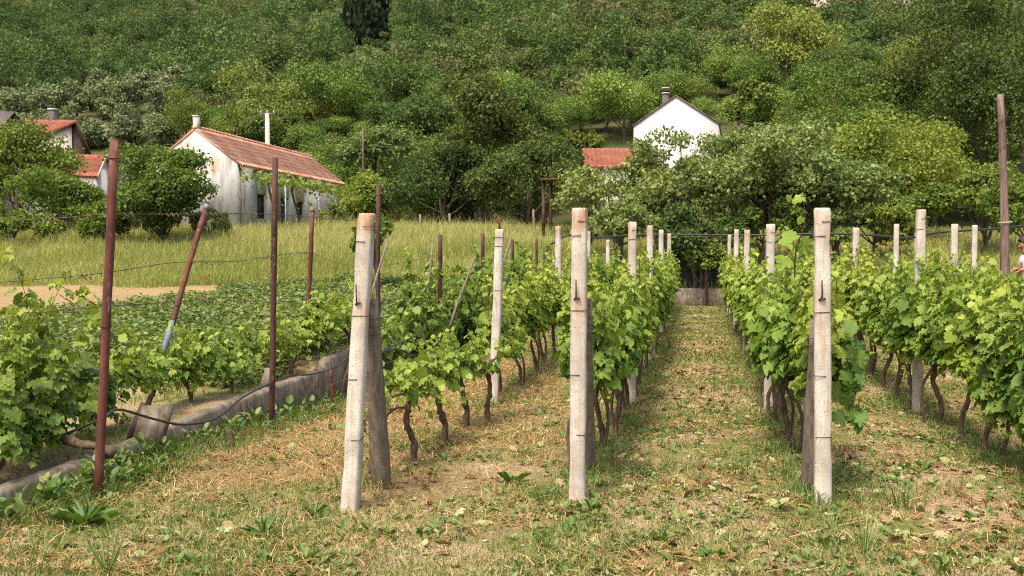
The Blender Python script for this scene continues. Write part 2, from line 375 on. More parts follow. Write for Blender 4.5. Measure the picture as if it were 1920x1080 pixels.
g = MB().add(np.stack([X, Y, Z], -1).reshape(-1, 3), F, T.ravel()).build('ground', M['ground'], smooth=True)
tag(g, kind='structure')

# ------------------------------------------------------------------ world, sun
SUN_EL = rad(64); SUN_AZ = math.atan2(-.36, -.93)      # direction towards the sun (x, y)
sv = Vector((math.cos(SUN_EL) * math.sin(SUN_AZ), math.cos(SUN_EL) * math.cos(SUN_AZ), math.sin(SUN_EL)))
w = bpy.data.worlds.new('World'); sc.world = w; w.use_nodes = True
wn = w.node_tree.nodes; wl = w.node_tree.links; wn.clear()
sky = wn.new('ShaderNodeTexSky'); sky.sky_type = 'NISHITA'; sky.sun_disc = False
sky.sun_elevation = SUN_EL; sky.sun_rotation = SUN_AZ % (2 * PI); sky.dust_density = 6.0; sky.ozone_density = .4; sky.air_density = 1.0
bg = wn.new('ShaderNodeBackground'); bg.inputs[1].default_value = .15
wo = wn.new('ShaderNodeOutputWorld'); wl.new(sky.outputs[0], bg.inputs[0]); wl.new(bg.outputs[0], wo.inputs[0])
sd = bpy.data.lights.new('sun', 'SUN'); sd.energy = 1.75; sd.angle = rad(10); sd.color = (1, .92, .78)
so = bpy.data.objects.new('sun', sd); COL.objects.link(so); so.rotation_euler = (-sv).to_track_quat('-Z', 'Y').to_euler()
sc.view_settings.view_transform = 'Standard'; sc.view_settings.look = 'None'
sc.view_settings.gamma = 1; sc.view_settings.exposure = 1.2
sc.cycles.max_bounces = 5; sc.cycles.diffuse_bounces = 3; sc.cycles.glossy_bounces = 2; sc.cycles.transmission_bounces = 3
sc.cycles.use_denoising = False; sc.cycles.filter_width = 1.1

# ------------------------------------------------------------------ posts
P2 = atz(1083, 942, 0); P3 = atz(1543, 947, 0)
X2, X3 = P2[0], P3[0]
X1, X4 = X2 - 1.6, X3 + 1.6
X5, X6 = X4 + 1.6, X4 + 3.2
X0 = -4.62

def concrete_post(base, top, label, group, hook=True, s=.098, topstain=.8, straps=2, seed=0, part_detail=True):
    rng = np.random.default_rng(seed)
    base = np.array(base, float); top = np.array(top, float)
    e = tag(empty('concrete_post', base), label, 'post', group)
    ax = top - base; H = np.linalg.norm(ax)
    def ring(t, k=1.0):
        c = .013 * k; h = s / 2 * k * (1.06 - .08 * t)
        q = [(-h + c, -h), (h - c, -h), (h, -h + c), (h, h - c), (h - c, h), (-h + c, h), (-h, h - c), (-h, -h + c)]
        return np.array([[a, b, 0] for a, b in q]) + ax * t
    ts = [-.12] + list(np.linspace(0, .96, 14)) + [.992]
    rings = []
    for t in ts:
        r = ring(t); r[:, :2] += rng.normal(0, .0012, (8, 2)) - np.sign(r[:, :2] - (ax * t)[None, :2]) * (rng.random((8, 1)) < .12) * .007; rings.append(r)
    rings.append(ring(1.0, .86))
    V, Fs = loft(rings)
    zz = np.repeat(ts + [1.0], 8)
    tint = topstain * ss(.90, .97, zz) + .5 * (1 - ss(.0, .09, zz)) * .6
    if hook: tint = np.maximum(tint, .55 * np.exp(-((zz - .66) / .035) ** 2))
    MB().add(V, Fs, tint).build('shaft', M['concrete'], e)
    if not part_detail: return e
    if hook:
        h0 = ax * .70 + np.array([0, -s / 2 - .004, 0]); 
        mb = MB().add(*tube([h0 + (-.012, .012, 0), h0 + (-.012, -.016, .004), h0 + (-.01, -.022, .03), h0 + (-.012, -.02, .115)], .0055, 6))
        mb.add(*tube([h0 + (-.025, .006, -.012), h0 + (-.008, -.012, .0), h0 + (.012, -.008, -.005)], .008, 6))
        mb.build('hook', M['wire'], e)
    for q in range(straps):
        t = [.955, .905, .655, .44, .235][q]; a = s / 2 + .003
        full = q in (2,)
        mb = MB()
        pts = [(-a, -a), (a, -a)] if full or rng.random() < .3 else ([(-.1 * a, -a), (a, -a), (a, a)] if q % 2 == 0 else [(a * .3, -a), (-a, -a), (-a, a)])
        if full: pts = [(a, a), (a, -a), (-a, -a), (-a, a)]
        P = [np.array([x, y, rng.normal(0, .003)]) + ax * t for x, y in pts]
        mb.add(*tube(P, .0026, 5)); mb.build('wire_tie', M['wire'], e)
    return e
ORD = ['first', 'second', 'third', 'fourth', 'fifth', 'sixth', 'seventh', 'eighth', 'ninth', 'tenth', 'eleventh', 'twelfth']
CG = 'square concrete posts standing in the vine rows'
def onX(px, py, Xr):
    t = atX(px, py, Xr); b = np.array([Xr, t[1], gzf(Xr, t[1])]); return b, t
# row fronts
b = atz(657, 951, 0); t1 = atY(688, 400, b[1] + .05)
concrete_post(b, t1, 'pale concrete post leaning over, propped by a grey strut, beside the straw', CG, seed=1, straps=5)
B1 = b
concrete_post(P2, atY(1087, 390, P2[1]), 'big upright pale concrete post with rust-stained top at the near end of its row', CG, seed=2, straps=5, topstain=1.0)
concrete_post(P3, atY(1541.5, 390, P3[1]), 'clean upright concrete post with large dark leaves hanging at its side', CG, seed=3, straps=5, topstain=.35)
b = atz(926, 757, -.2); concrete_post(b, atY(937, 430, b[1]), 'concrete post leaning slightly, second behind the leaning front post, with rust rod on top', CG, hook=False, seed=4, topstain=.3, straps=3)
B12 = b
for k, (px, py, Xr, lab, st) in enumerate([
    (1047, 424, X1, 'concrete post with orange rusty head, third in the row of the leaning front post', 1.0),
    (1103, 434, X1, 'thin concrete post peeping out beside the rust-topped upright post', .3),
    (1140, 450, X1, 'slim short concrete post between two rows under the grey-green tree', .2),
    (1186, 416, X2, 'concrete post with orange head, second in the row of the rust-topped upright post', .9),
    (1219, 423, X2, 'concrete post with pinkish top, third in the row of the rust-topped upright post', .7),
    (1240, 431, X2, 'pale narrow concrete post, fourth in the row of the rust-topped upright post', .1),
    (1255, 438, X2, 'dark-topped concrete post by the shade net, ending the row of the rust-topped upright post', .9),
    (1445, 420, X3, 'concrete post with dark cracked head, second in the row of the clean upright post', .2),
    (1401, 431, X3, 'yellowish concrete post, third in the row of the clean upright post', .6),
    (1381, 430, X3, 'narrow pale concrete post, fourth in the row of the clean upright post', .2),
    (1368, 440, X3, 'brownish concrete post by the shade net, ending the row of the clean upright post', .5),
    (1727, 393, X4, 'tall concrete post rising from the wide leafy hedge, its foot bare below the leaves', .3),
    (1605, 427, X4, 'concrete post standing just right of the clean front post, farther down the hedge', .4),
    (1681, 420, X5, 'slim pale concrete post behind the hedge, between two wider posts', .2),
    (1790, 420, X5, 'pale concrete post behind the hedge, right of the tall one with a bare foot', .2),
    (1719, 436, X6, 'far concrete post half hidden by the tall post in the hedge', .3),
    (1828, 422, X6, 'slim pale concrete post behind the hedge, the one nearest the brown wooden pole', .2)]):
    b, t = onX(px, py, Xr)
    concrete_post(b, t, lab, CG, hook=False, seed=20 + k, topstain=st, straps=2 if t[1] < 14 else 0, part_detail=t[1] < 14)
def brace(b0, t0, w, label, mat, seed):
    rng = np.random.default_rng(seed); b0 = np.array(b0); t0 = np.array(t0); ax = t0 - b0
    rings = []
    for t in np.linspace(-.08, 1, 9):
        k = w / 2 * (1.1 - .25 * t)
        rings.append(np.array([(-k, -k * .8, 0), (k, -k * .8, 0), (k * 1.05, k * .8, 0), (-k, k * .8, 0)]) + ax * t + rng.normal(0, .002, (4, 3)) )
    e = tag(empty('brace_post', b0), label, 'brace post')
    MB().add(*loft(rings)).build('shaft', mat, e)
    mb = MB()
    for q in range(3):
        c = ax * (.9 - .04 * q); k = w / 2 + .004
        mb.add(*tube([c + (-k, -k, 0), c + (k, -k, .004), c + (k, k, 0), c + (-k, k, .003), c + (-k, -k, .001)], .003, 5))
    mb.build('wire_tie', M['wire'], e)
bb = atz(716, 914, 0); brace(bb, atY(693, 560, B1[1] + .12), .10, 'shaded grey strut propping the leaning front post', M['greywood'], 1)
bb = atz(1104, 884, 0); brace(bb, atY(1098, 560, P2[1] + .14), .085, 'dark strut hidden behind the rust-topped upright post', M['greywood'], 2)
bb = atz(1517, 917, 0); brace(bb, atY(1533, 600, P3[1] + .13), .10, 'dark strut close behind the clean upright post', M['greywood'], 3)
rod = tag(empty('rust_rod', B12), 'thin rusty rod sticking up from a concrete post head', 'rod')
rb = atY(937, 432, B12[1] + .03); rt = atY(935, 404, B12[1] + .03)
MB().add(*tube([rb - B12, rt - B12], .014, 6)).build('bar', M['rust'], rod)

# rusty poles on the left terrace edge
def pole(b, t, r, label, mat, name='rusty_pole', k=10, group='rusty steel poles along the raised terrace', flat=False, seed=0, ties=2):
    rng = np.random.default_rng(seed)
    b = np.array(b, float); t = np.array(t, float); ax = t - b
    e = tag(empty(name, b), label, 'pole', group)
    P = [ax * q + rng.normal(0, .003, 3) * (0 < q < 1) for q in np.linspace(-.06, 1, 8)]
    if flat:                                # angle-iron section
        rings = [np.array([(-r, -r, 0), (r, -r, 0), (r, -r * .6, 0), (-r * .6, -r * .6, 0), (-r * .6, r, 0), (-r, r, 0)]) + p for p in P]
        V, Fs = loft(rings); MB().add(V, [Fs[0], np.array([[0, 1, 2, 3], [0, 3, 4, 5]]) + 6 * 7]).build('shaft', mat, e)
    else:
        MB().add(*tube(P, r, k)).build('shaft', mat, e, True)
    for q in range(ties):
        c = ax * (.22, .48, .72, .95)[(q * 2 + seed) % 4]; a = np.arange(9) / 8 * 2 * PI
        MB().add(*tube(np.stack([np.cos(a), np.sin(a), .1 * np.sin(a * 2)], 1) * (r + .004) * np.array([1, 1, .3 * r / .03]) + c, .003, 5)).build('wire_tie', M['wire'], e)
    return e
A_b = atz(184, 934, .0); A_t = atY(215, 263, A_b[1] + .1)
pole(A_b, A_t, .030, 'tall thick dark red rusty pole standing before the terrace wall', M['rust'], seed=1, ties=3)
C_b = atz(510, 803, -.06); C_t = atY(516, 296, C_b[1]); pole(C_b, C_t, .028, 'straight dark rusty pole in front of the old white house', M['rust_dark'], seed=2, ties=3)
E_b = np.array([-3.95, 12.4, gzf(-3.95, 12.4)]); E_b = atY(707, 712, 12.4); E_t = atY(709.5, 346, 12.4); E_b[2] = gzf(E_b[0], E_b[1]); pole(E_b, E_t, .030, 'blackish rusty pole rising just right of the leaning concrete post', M['rust_dark'], seed=3)
D_b = atY(574, 640, 12.6); D_b[2] = gzf(D_b[0], D_b[1]); D_t = atY(586, 396, 12.6); pole(D_b, D_t, .030, 'shorter rusty pole with a grey tip among the terrace vines', M['rust'], seed=4)
tipD = MB().add(*tube([D_t - D_b + (0, 0, -.01), D_t - D_b + (0, 0, .05)], .033, 8)).build('cap', M['greywood'], bpy.data.objects['rusty_pole.003'])
Lb = atY(300, 682, 8.7); Lt = atY(388, 385, 9.1)
pp = Lb + (Lb - Lt) * .22
e = pole(pp, Lt, .027, 'strongly leaning pipe, rusty above and faded blue below', M['rust'], name='leaning_pipe', seed=5, ties=1)
ax = Lt - pp
MB().add(*tube([ax * .10, ax * .25, ax * .40], [.0305] * 3, 10)).build('blue_paint', M['bluepipe'], e, True)
MB().add(*tube([ax * .975, ax * 1.003], .0285, 10)).build('cap', M['bluepipe'], e, True)
for k, (px, py, X, lab, r) in enumerate([
    (825, 440, -3.92, 'short rusty stake above the terrace vines, left of two far stakes', .035),
    (905, 437, -3.92, 'short rusty stake above the terrace vines, beside a leaning stick', .035),
    (1006, 447, -3.92, 'thin dark stake on the terrace, just left of the orange-headed post', .03),
    (961, 449, -3.92, 'thin dark stake next to a sprouting vine top on the terrace', .03)]):
    t = atX(px, py, X); b = (X, t[1], gzf(X, t[1])); pole(b, t, r, lab, M['rust_dark'], name='rusty_stake', seed=10 + k, ties=0)
for k, (x0, y0, x1, y1, d, lab) in enumerate([
    (800, 560, 811, 455, 14.6, 'grey wooden stick tied upright among the terrace vines'),
    (868, 540, 892, 481, 15.5, 'grey wooden stick leaning right above the terrace vines'),
    (948, 478, 957, 449, 19, 'short wooden stick leaning beside a thin dark stake'),
    (712, 500, 728, 450, 12.6, 'grey bent branch stick beside the blackish pole')]):
    b = atd(x0, y0, d); t = atd(x1, y1, d + .15); b2 = b + (b - t) * ((b[2] - gzf(b[0], b[1])) / max(t[2] - b[2], .05))
    rng = np.random.default_rng(60 + k)
    e = tag(empty('wooden_stick', b2), lab, 'stick', 'wooden sticks among the terrace vines')
    P = [(t - b2) * q + rng.normal(0, .012, 3) for q in np.linspace(-.05, 1, 8)]
    MB().add(*tube(P, np.linspace(.022, .015, 8), 7, rough=.2, rng=rng)).build('stick', M['greywood'], e, True)

# brown wooden pole on the right
wb = atX(1891, 500, X6 + .35); wb = atd(1893, 560, 17.0); wt = atd(1877, 178, 17.3); wb[2] = gzf(wb[0], wb[1])
e = tag(empty('wooden_pole', wb), 'tall brown weathered wooden pole above the leafy hedge at the right', 'pole')
ax = wt - wb; rng = np.random.default_rng(5)
MB().add(*tube([ax * q + rng.normal(0, .006, 3) for q in np.linspace(-.04, 1, 14)], np.linspace(.088, .055, 14), 10, rough=.07, rng=rng)).build('shaft', M['wood'], e)
hl = np.linspace(0, 5 * PI, 60)
MB().add(*tube(np.stack([.085 * np.cos(hl), .085 * np.sin(hl), 0 * hl], 1) + ax[None] * np.linspace(.72, .98, 60)[:, None], .006, 5)).build('cord', M['wire'], e)
MB().add(*tube([ax * .50 + (-.10, 0, 0), ax * .50 + (-.1, -.09, .0), ax * .50 + (.1, -.09, .01), ax * .5 + (.1, .06, 0)], .010, 6)).build('cloth_tie', M['pale_stone'], e)

# ------------------------------------------------------------------ low walls
mb = MB(); rng = np.random.default_rng(3)
yy = np.linspace(3.0, YEND, 260); rings = []
for y in yy:
    zb_ = gzf(WALLX + .2, y) - .15
    zt_ = .155 + .06 * float(ss(6.2, 9, y)) + .13 * float(ss(10.7, 11.0, y)) + 1.66 * float(ss(20, 42, y)) + rng.normal(0, .003) - (.03 if rng.random() < .03 else 0)
    xo = .004 * math.sin(y * 2.3); wd = .062; zm = .5 * (zb_ + zt_)
    n_ = lambda s_=.003: rng.normal(0, s_)
    rings.append(np.array([(WALLX - wd, y, zb_), (WALLX + wd + xo + .02, y, zb_), (WALLX + wd + xo + .012 + n_(), y, zm + n_()), (WALLX + wd + xo + n_(), y, zt_ - .03 + n_()), (WALLX + wd - .022 + xo + n_(), y, zt_ + n_()), (WALLX, y, zt_ + n_(.008)), (WALLX - wd + .02, y, zt_ + n_()), (WALLX - wd, y, zt_ - .02)]))
wobj = mb.add(*loft(rings)).build('terrace_wall', M['kerb'])
tag(wobj, 'low weathered concrete wall holding up the raised terrace', 'low wall')
bw = MB().add(*box((WALLX + .1, YEND - .09, -.5), (10.5, 0, 0), (0, .18, 0), (0, 0, .79))).build('boundary_wall', M['kerb'])
tag(bw, 'low concrete wall across the far end of the grass alley', 'low wall')
# dark shade net behind the back wall
n0 = atY(1235, 452, YEND + .6); n1 = atY(1390, 452, YEND + .6)
e = tag(empty('shade_net_fence', ((n0[0] + n1[0]) / 2, YEND + .6, .25)), 'dark green shade net fence behind the far low wall', 'fence')
u = np.linspace(-1, 1, 60) * (n1[0] - n0[0]) / 2; zz = np.linspace(.05, 1.12, 14)
U, ZZ = np.meshgrid(u, zz); Yn = .05 * np.sin(U * 3 + ZZ) + .03 * np.sin(U * 9)
i = np.arange(13)[:, None] * 60; j = np.arange(59)[None]
Fn = np.stack([i + j, i + j + 1, i + 60 + j + 1, i + 60 + j], -1).reshape(-1, 4)
Vn = np.stack([U, Yn, ZZ - .02 * np.abs(np.sin(U * 2.5)) * (ZZ > 1.0)], -1).reshape(-1, 3)
nn = len(Vn); MB().add(np.concatenate([Vn, Vn + (0, .012, 0)]), [Fn, Fn[:, ::-1] + nn]).build('net', M['net'], e)
q = atY(1325, 570, YEND - .2)
pole((q[0], YEND - .25, gzf(q[0], YEND - .25)), atY(1324, 436, YEND - .25), .05, 'dark steel pole at the far end of the grass alley', M['rust_dark'], name='steel_pole', group='steel poles of the far vine support', ties=0)
for k, (px, pt) in enumerate([(1255, 437), (1532, 440), (1480, 436)]):
    q = atY(px, pt, YEND - .3); pole((q[0], q[1], gzf(q[0], q[1])), q, .04, ['dark steel pole left of the far alley end', 'dark steel pole behind the clean front post', 'dark steel pole under the far hose, between two vine rows'][k], M['rust_dark'], name='steel_pole', group='steel poles of the far vine support', ties=0, seed=30 + k)

# ------------------------------------------------------------------ hoses and wires
def strand(name, pts, r, mat, label, cat, n=60, k=6, group=None):
    P = spline(pts, n); o = P[0].copy(); e = MB().add(*tube(P - o, r, k)).build(name, mat, None, True)
    e.location = tuple(o); tag(e, label, cat, group); return e
YD = [(0, 846, 7.0), (100, 822, 7.05), (190, 785, 6.9), (222, 768, 7.1), (290, 786, 7.6), (345, 796, 7.9), (405, 784, 8.3), (455, 745, 8.8), (500, 722, 9.2), (545, 704, 9.6), (580, 702, 10.0), (625, 690, 10.5), (665, 664, 11.0), (720, 655, 11.6), (790, 625, 13)]
strand('irrigation_hose', [atd(*a) for a in [(-120, 868, 6.9)] + YD], .0095, M['hose'], 'black drip hose sagging along the terrace vines, low in front', 'hose', 140, 8)
strand('irrigation_hose', [atd(x, y, d) for x, y, d in [(1056, 444, 27), (1075, 440, 27), (1120, 446, 27.5), (1180, 441, 28), (1255, 440, 28.2), (1365, 441, 28.2), (1460, 440, 28), (1540, 438, 27.5), (1640, 441, 26), (1700, 446, 24), (1760, 436, 23), (1830, 431, 22), (1880, 428, 20), (1960, 418, 19)]], .026, M['hose'], 'long black hose carried across the far ends of the rows', 'hose', 120, 7)
strand('irrigation_hose', [atd(x, y, d) for x, y, d in [(1056, 444, 26.5), (1042, 452, 26), (1030, 462, 26), (1022, 480, 26), (1017, 500, 26)]], .03, M['hose'], 'short black hose bending down beside the orange-headed post', 'hose', 24, 7)
strand('irrigation_hose', [atd(x, y, d) for x, y, d in [(690, 668, 7.6), (740, 655, 8.2), (775, 668, 8.6), (812, 690, 8.9), (860, 684, 9.5), (905, 690, 10.2), (930, 672, 11)]], .010, M['hose'], 'thin dark hose looping through the young low vines', 'hose', 50, 6)
def barbed(pts, label):
    P = spline([atd(*p) for p in pts], 90); o = P[0].copy()
    e = tag(empty('barbed_wire', o), label, 'wire', 'barbed wires over the terrace')
    mb = MB().add(*tube(P - o, .003, 5)); rng = np.random.default_rng(len(label))
    for i_ in range(2, 88, 3):
        c = P[i_] - o
        for s_ in range(2): d_ = rdir(1, rng)[0] * .022; mb.add(*tube([c - d_, c + d_], .002, 4))
    for i_ in (22, 23, 40, 52, 53, 60, 61, 68):                   # tendril stubs left on the wire
        c = P[i_] - o; mb.add(*tube([c + (-.03, 0, .01), c + (0, -.01, -.02), c + (.02, 0, .012), c + (.05, 0, -.03)], .005, 4))
    mb.build('strand', M['wire'], e)
barbed([(-80, 536, 6.6), (0, 529, 6.7), (110, 520, 6.8), (200, 511, 6.95), (330, 492, 8.0), (440, 490, 8.6), (512, 480, 9.1), (580, 474, 12.2), (630, 492, 12.4), (705, 500, 12.4), (825, 478, 15)], 'upper barbed wire strung between the rusty poles before the meadow')
barbed([(-80, 590, 6.6), (60, 586, 6.8), (200, 574, 6.95), (330, 566, 8.0), (420, 558, 8.5), (512, 566, 9.1), (700, 556, 12.4)], 'lower barbed wire strung between the rusty poles above the vines')
barbed([(-80, 404, 6.6), (50, 412, 6.75), (208, 402, 6.95), (330, 402, 8.0), (512, 402, 9.1), (707, 418, 12.4)], 'top barbed wire between the rusty poles, against the dark bushes')
for nm, Xr, y0, y1, zz in [('vine row of the leaning post', X1, B1[1], 28, (.78, 1.25)), ('row of the rust-topped upright post', X2, P2[1], 28.5, (.75, 1.28)), ('row of the clean upright post', X3, P3[1], 28.5, (.75, 1.28)), ('wide leafy hedge row', X4, 5.5, 28, (.75, 1.3))]:
    for q, z_ in zip(('lower', 'upper'), zz):
        pts = [(Xr + .052, y, gzf(Xr, y) + z_ + .012 * math.sin(y * 2)) for y in np.linspace(y0, y1, 14)]
        strand('trellis_wire', [np.array(p) for p in pts], .003, M['wire'], f'{q} rusty wire running along the {nm}', 'wire', 30, 5, 'trellis wires along the rows')

# ------------------------------------------------------------------ grape vines
def vine_meshes(seed, kind):
    rng = np.random.default_rng(seed)
    tr, cn, fo = MB(), MB(), MB()
    P = dict(full=(.62, 15, (.42, .84), .116, .30), young=(.54, 7, (.20, .38), .100, .50), bush=(.30, 10, (.16, .38), .105, .75), old=(.26, 16, (.45, .92), .118, .8), lush=(.64, 18, (.50, .86), .120, .48), low=(.42, 23, (.55, 1.02), .128, .55), bare=(.40, 2, (.2, .3), .07, .5))[kind]
    hz, ns, ln, ls, spread = P
    # trunk
    lean = rng.uniform(-.10, .10, 2)
    ctrl = [(0, 0, -.08), (rng.normal(0, .012), rng.normal(0, .02), hz * .3), (lean[0] * .5 + rng.normal(0, .02), lean[1] * .5 + rng.normal(0, .03), hz * .65), (lean[0] * .6, lean[1], hz)]
    tp = spline(ctrl, 18); tp[1:-1] += rng.normal(0, .004, (16, 3))
    r0 = rng.uniform(.022, .031) * (1 if kind != 'bare' else .8)
    rr = np.linspace(r0, r0 * .70, 18) * rng.uniform(.86, 1.18, 18); rr[0] *= 1.25; rr[1] *= 1.15; rr[-1] *= 1.15; rr[-2] *= 1.1
    tr.add(*tube(tp, rr, 8, rough=.26, rng=rng))
    head = tp[-1]
    arms = []
    for sgn in (-1, 1):
        q = spline([head - (0, 0, .04), head + (rng.normal(0, .02), sgn * .13, .05 + rng.normal(0, .02)), head + (rng.normal(0, .03), sgn * .32, .06 + rng.normal(0, .03)), head + (rng.normal(0, .03), sgn * .5, .04 + rng.normal(0, .03))], 9)
        cn.add(*tube(q, np.linspace(r0 * .62, .007, 9), 6, rough=.15, rng=rng)); arms.append(q)
    if kind in ('full', 'lush') and rng.random() < .6:      # second stem
        o2 = np.array([rng.normal(0, .03), rng.normal(0, .08), 0])
        tr.add(*tube(spline([o2 + (0, 0, -.06), o2 + (rng.normal(0, .03), rng.normal(0, .03), hz * .5), head - (0, 0, .02)], 9), np.linspace(.019, .014, 9), 7, rough=.15, rng=rng))
    Ps, Ds, Ns, Ss, Ts = [], [], [], [], []
    for s in range(ns):
        q = arms[s % 2]; o = q[rng.integers(0 if kind in ('bush', 'old') else 1, 9)]
        side = rng.choice([-1, 1]); L_ = rng.uniform(*ln) * (1.28 if s < 2 and kind in ('full', 'lush', 'low', 'old', 'bush') else 1)
        out = side * rng.uniform(.04, .30) * spread
        droop = s > 1 and rng.random() < (.24 if kind in ('full', 'lush') else .45 if kind == 'old' else .34)
        if droop:
            pts = [o, o + (out * .8, rng.normal(0, .08), .14), o + (out * 1.3, rng.normal(0, .15), .08), o + (out * 1.5, rng.normal(0, .18), -.18 * rng.uniform(.3, 1.3))]
        else:
            pts = [o, o + (out * .7, rng.normal(0, .07), L_ * .35), o + (out * 1.0, rng.normal(0, .12), L_ * .7), o + (out * rng.uniform(.6, 1.5), rng.normal(0, .16), L_)]
        nl = int(9 + L_ * 17) if kind != 'bare' else 7
        sp = spline(pts, nl)
        cn.add(*tube(sp, np.linspace(.0055, .002, nl), 4, cap=False))
        tt = np.linspace(0, 1, nl)
        for i_ in range(1, nl):
            for rep in range(2 if i_ % 2 else 1):
                a = rng.uniform(0, 2 * PI); hd = np.array([math.cos(a) + side * .55, math.sin(a) * .9, 0]); hd /= np.linalg.norm(hd) + 1e-6
                sz = ls * (1.12 - .66 * tt[i_] ** 1.6) * rng.uniform(.72, 1.2)
                pet = hd * sz * rng.uniform(.35, .85) + np.array([0, 0, rng.uniform(-.01, .05)])
                Ps.append(sp[i_] + pet)
                Ns.append(hd * rng.uniform(.5, 1.2) + np.array([0, 0, rng.uniform(.35, 1.0)]) + rng.normal(0, .33, 3))
                Ds.append(hd * rng.uniform(.15, .9) + np.array([rng.normal(0, .35), rng.normal(0, .35), -rng.uniform(.25, .9)]))
                Ss.append(sz); y_ = tt[i_] ** 1.7 * .85 + rng.normal(.04, .13) + (.2 if kind == 'young' else .08 if kind == 'bush' else 0)
                Ts.append(min(max(y_, 0), 1))
        tip = sp[-1]                                                # upright shoot tip with tiny leaves
        for _ in range(5):
            Ps.append(tip + rng.normal(0, .018, 3)); Ns.append(rdir(1, rng)[0]); Ds.append(rng.normal(0, .5, 3) + (0, 0, .6)); Ss.append(rng.uniform(.025, .05)); Ts.append(rng.uniform(.75, 1))
    leaves(fo, np.array(Ps), np.array(Ds), np.array(Ns), np.array(Ss), T_VINE, np.array(Ts), rng.uniform(.85, 1.1, len(Ps)))
    lm = M['vine_dark'] if kind in ('old', 'low') else M['vine']
    return tr.mesh('trunk', M['bark'], True), cn.mesh('cane', M['bark'], True), fo.mesh('foliage', lm)
VM = {}
for kind, cnt in (('full', 7), ('young', 4), ('bush', 5), ('old', 3), ('lush', 5), ('low', 3), ('bare', 1)):
    VM[kind] = [vine_meshes(100 * len(kind) + 7 * c + ord(kind[0]), kind) for c in range(cnt)]
VR = np.random.default_rng(77)
def vine(x, y, kind, label, group, s=1.0, var=None, rz=None, sz=None):
    ms = VM[kind][VR.integers(len(VM[kind])) if var is None else var]
    e = empty('grape_vine', (x, y, gzf(x, y)), (VR.choice([0, PI]) + VR.normal(0, .12)) if rz is None else rz)
    s *= VR.uniform(.93, 1.07); e.scale = (s, s, (s if sz is None else sz) * VR.uniform(.95, 1.05))
    tag(e, label, 'grapevine', group)
    for n_, me in zip(('trunk', 'cane', 'foliage'), ms):
        o = bpy.data.objects.new(n_, me); COL.objects.link(o); o.parent = e
    return e
def row(Xr, ys_, kinds, desc, group, jx=.04):
    for k, y in enumerate(ys_):
        kd = kinds(y)
        o_ = ORD[k] + ' ' if k < 12 else ''
        if k < 12: lab = f'{o_}vine from the front {desc}'
        else: lab = f'far vine merging into the hedge {desc}'
        vine(Xr + VR.normal(0, jx), y, kd, lab, group, rz=None)
g1 = 'grapevines in the row of the leaning concrete post'
vx = lambda px, py: atz(px, py, -.03)
v = vx(692, 905); vine(v[0], v[1], 'bare', 'stunted dark vine stump with thin bare cane beside the leaning post', g1)
for px, py, lab in [(772, 880, 'young vine with thin knobbly trunk and pale leaves, next after the stump'), (832, 836, 'young vine with straight brown trunk, between two other low vines'), (874, 792, 'young vine with leaning trunk before the second post of its row'), (914, 768, 'low vine with dark forked trunk right at the second post of its row')]:
    v = vx(px, py); vine(v[0], v[1], 'young', lab, g1, 1.0, sz=.98)
row(X1, np.arange(12.2, 28.5, .95), lambda y: 'full', 'behind the second post in the leaning post row', g1)
row(X2, np.arange(7.42, 28.8, .95), lambda y: 'full', 'in the row of the rust-topped upright post', 'grapevines in the row of the rust-topped upright post')
row(X3, np.arange(7.50, 28.8, .95), lambda y: 'full', 'in the row of the clean upright post', 'grapevines in the row of the clean upright post')
row(X4, np.arange(6.0, 28.5, .95), lambda y: 'low' if y < 8.5 else 'lush', 'in the wide leafy hedge row', 'grapevines in the wide leafy hedge')
row(X5, np.arange(8.4, 28.5, 1.0), lambda y: 'full', 'in the row behind the wide leafy hedge', 'grapevines in the row behind the wide hedge')
row(X6, np.arange(12.4, 28.5, 1.0), lambda y: 'full', 'in the last row towards the brown wooden pole', 'grapevines in the last row by the wooden pole')
g0 = 'old grapevines on the raised terrace'
for px, d, s, lab in [(-20, 6.5, .8, 'dark bushy terrace vine cut by the frame edge beside the tall rusty pole'), (55, 7.1, 1.08, 'large dark-leaved terrace vine left of the tall rusty pole'), (165, 8.0, .6, 'terrace vine growing behind the tall rusty pole'), (275, 8.7, .95, 'terrace vine under the strongly leaning pipe'), (350, 9.3, .9, 'pale-leaved terrace vine right of the leaning pipe'), (430, 9.8, .95, 'bright terrace vine between the leaning pipe and the straight rusty pole'),
                      (545, 11.2, 1.0, 'terrace vine right behind the straight rusty pole'), (610, 12.2, 1.15, 'tall terrace vine around the shorter grey-tipped pole'), (655, 13.2, 1.15, 'terrace vine left of the leaning concrete post'), (745, 14.0, 1.25, 'terrace vine right of the blackish pole'), (790, 15.0, 1.35, 'terrace vine climbing the upright wooden stick'), (835, 16.0, 1.3, 'terrace vine at the short rusty stake'), (880, 17.5, 1.3, 'terrace vine under the right-leaning stick'), (915, 19, 1.3, 'terrace vine behind the second concrete post'), (965, 21, 1.5, 'tall terrace vine sprouting above the others by two dark stakes'), (1000, 23, 1.3, 'last terrace vine beside the thin dark stake')]:
    q = atd(px, 452, d); vine(min(q[0], WALLX - .2) if d < 14 else max(q[0], -5.2), q[1], 'old' if px < 200 or d > 14.5 else 'bush', lab, g0, s)
# old bent trunk lying at the terrace vine
tp = spline([atd(120, 820, 7.0), atd(150, 832, 6.95), atd(185, 838, 6.9), atd(215, 850, 6.9)], 10)
o = MB().add(*tube(tp - tp[0], [.045, .034, .042, .03, .034, .026, .03, .024, .034, .028], 9, rough=.38, rng=rng)).build('fallen_vine_trunk', M['bark'], None, True); o.location = tuple(tp[0]); tag(o, 'gnarled old vine trunk lying along the terrace behind the tall rusty pole', 'trunk')
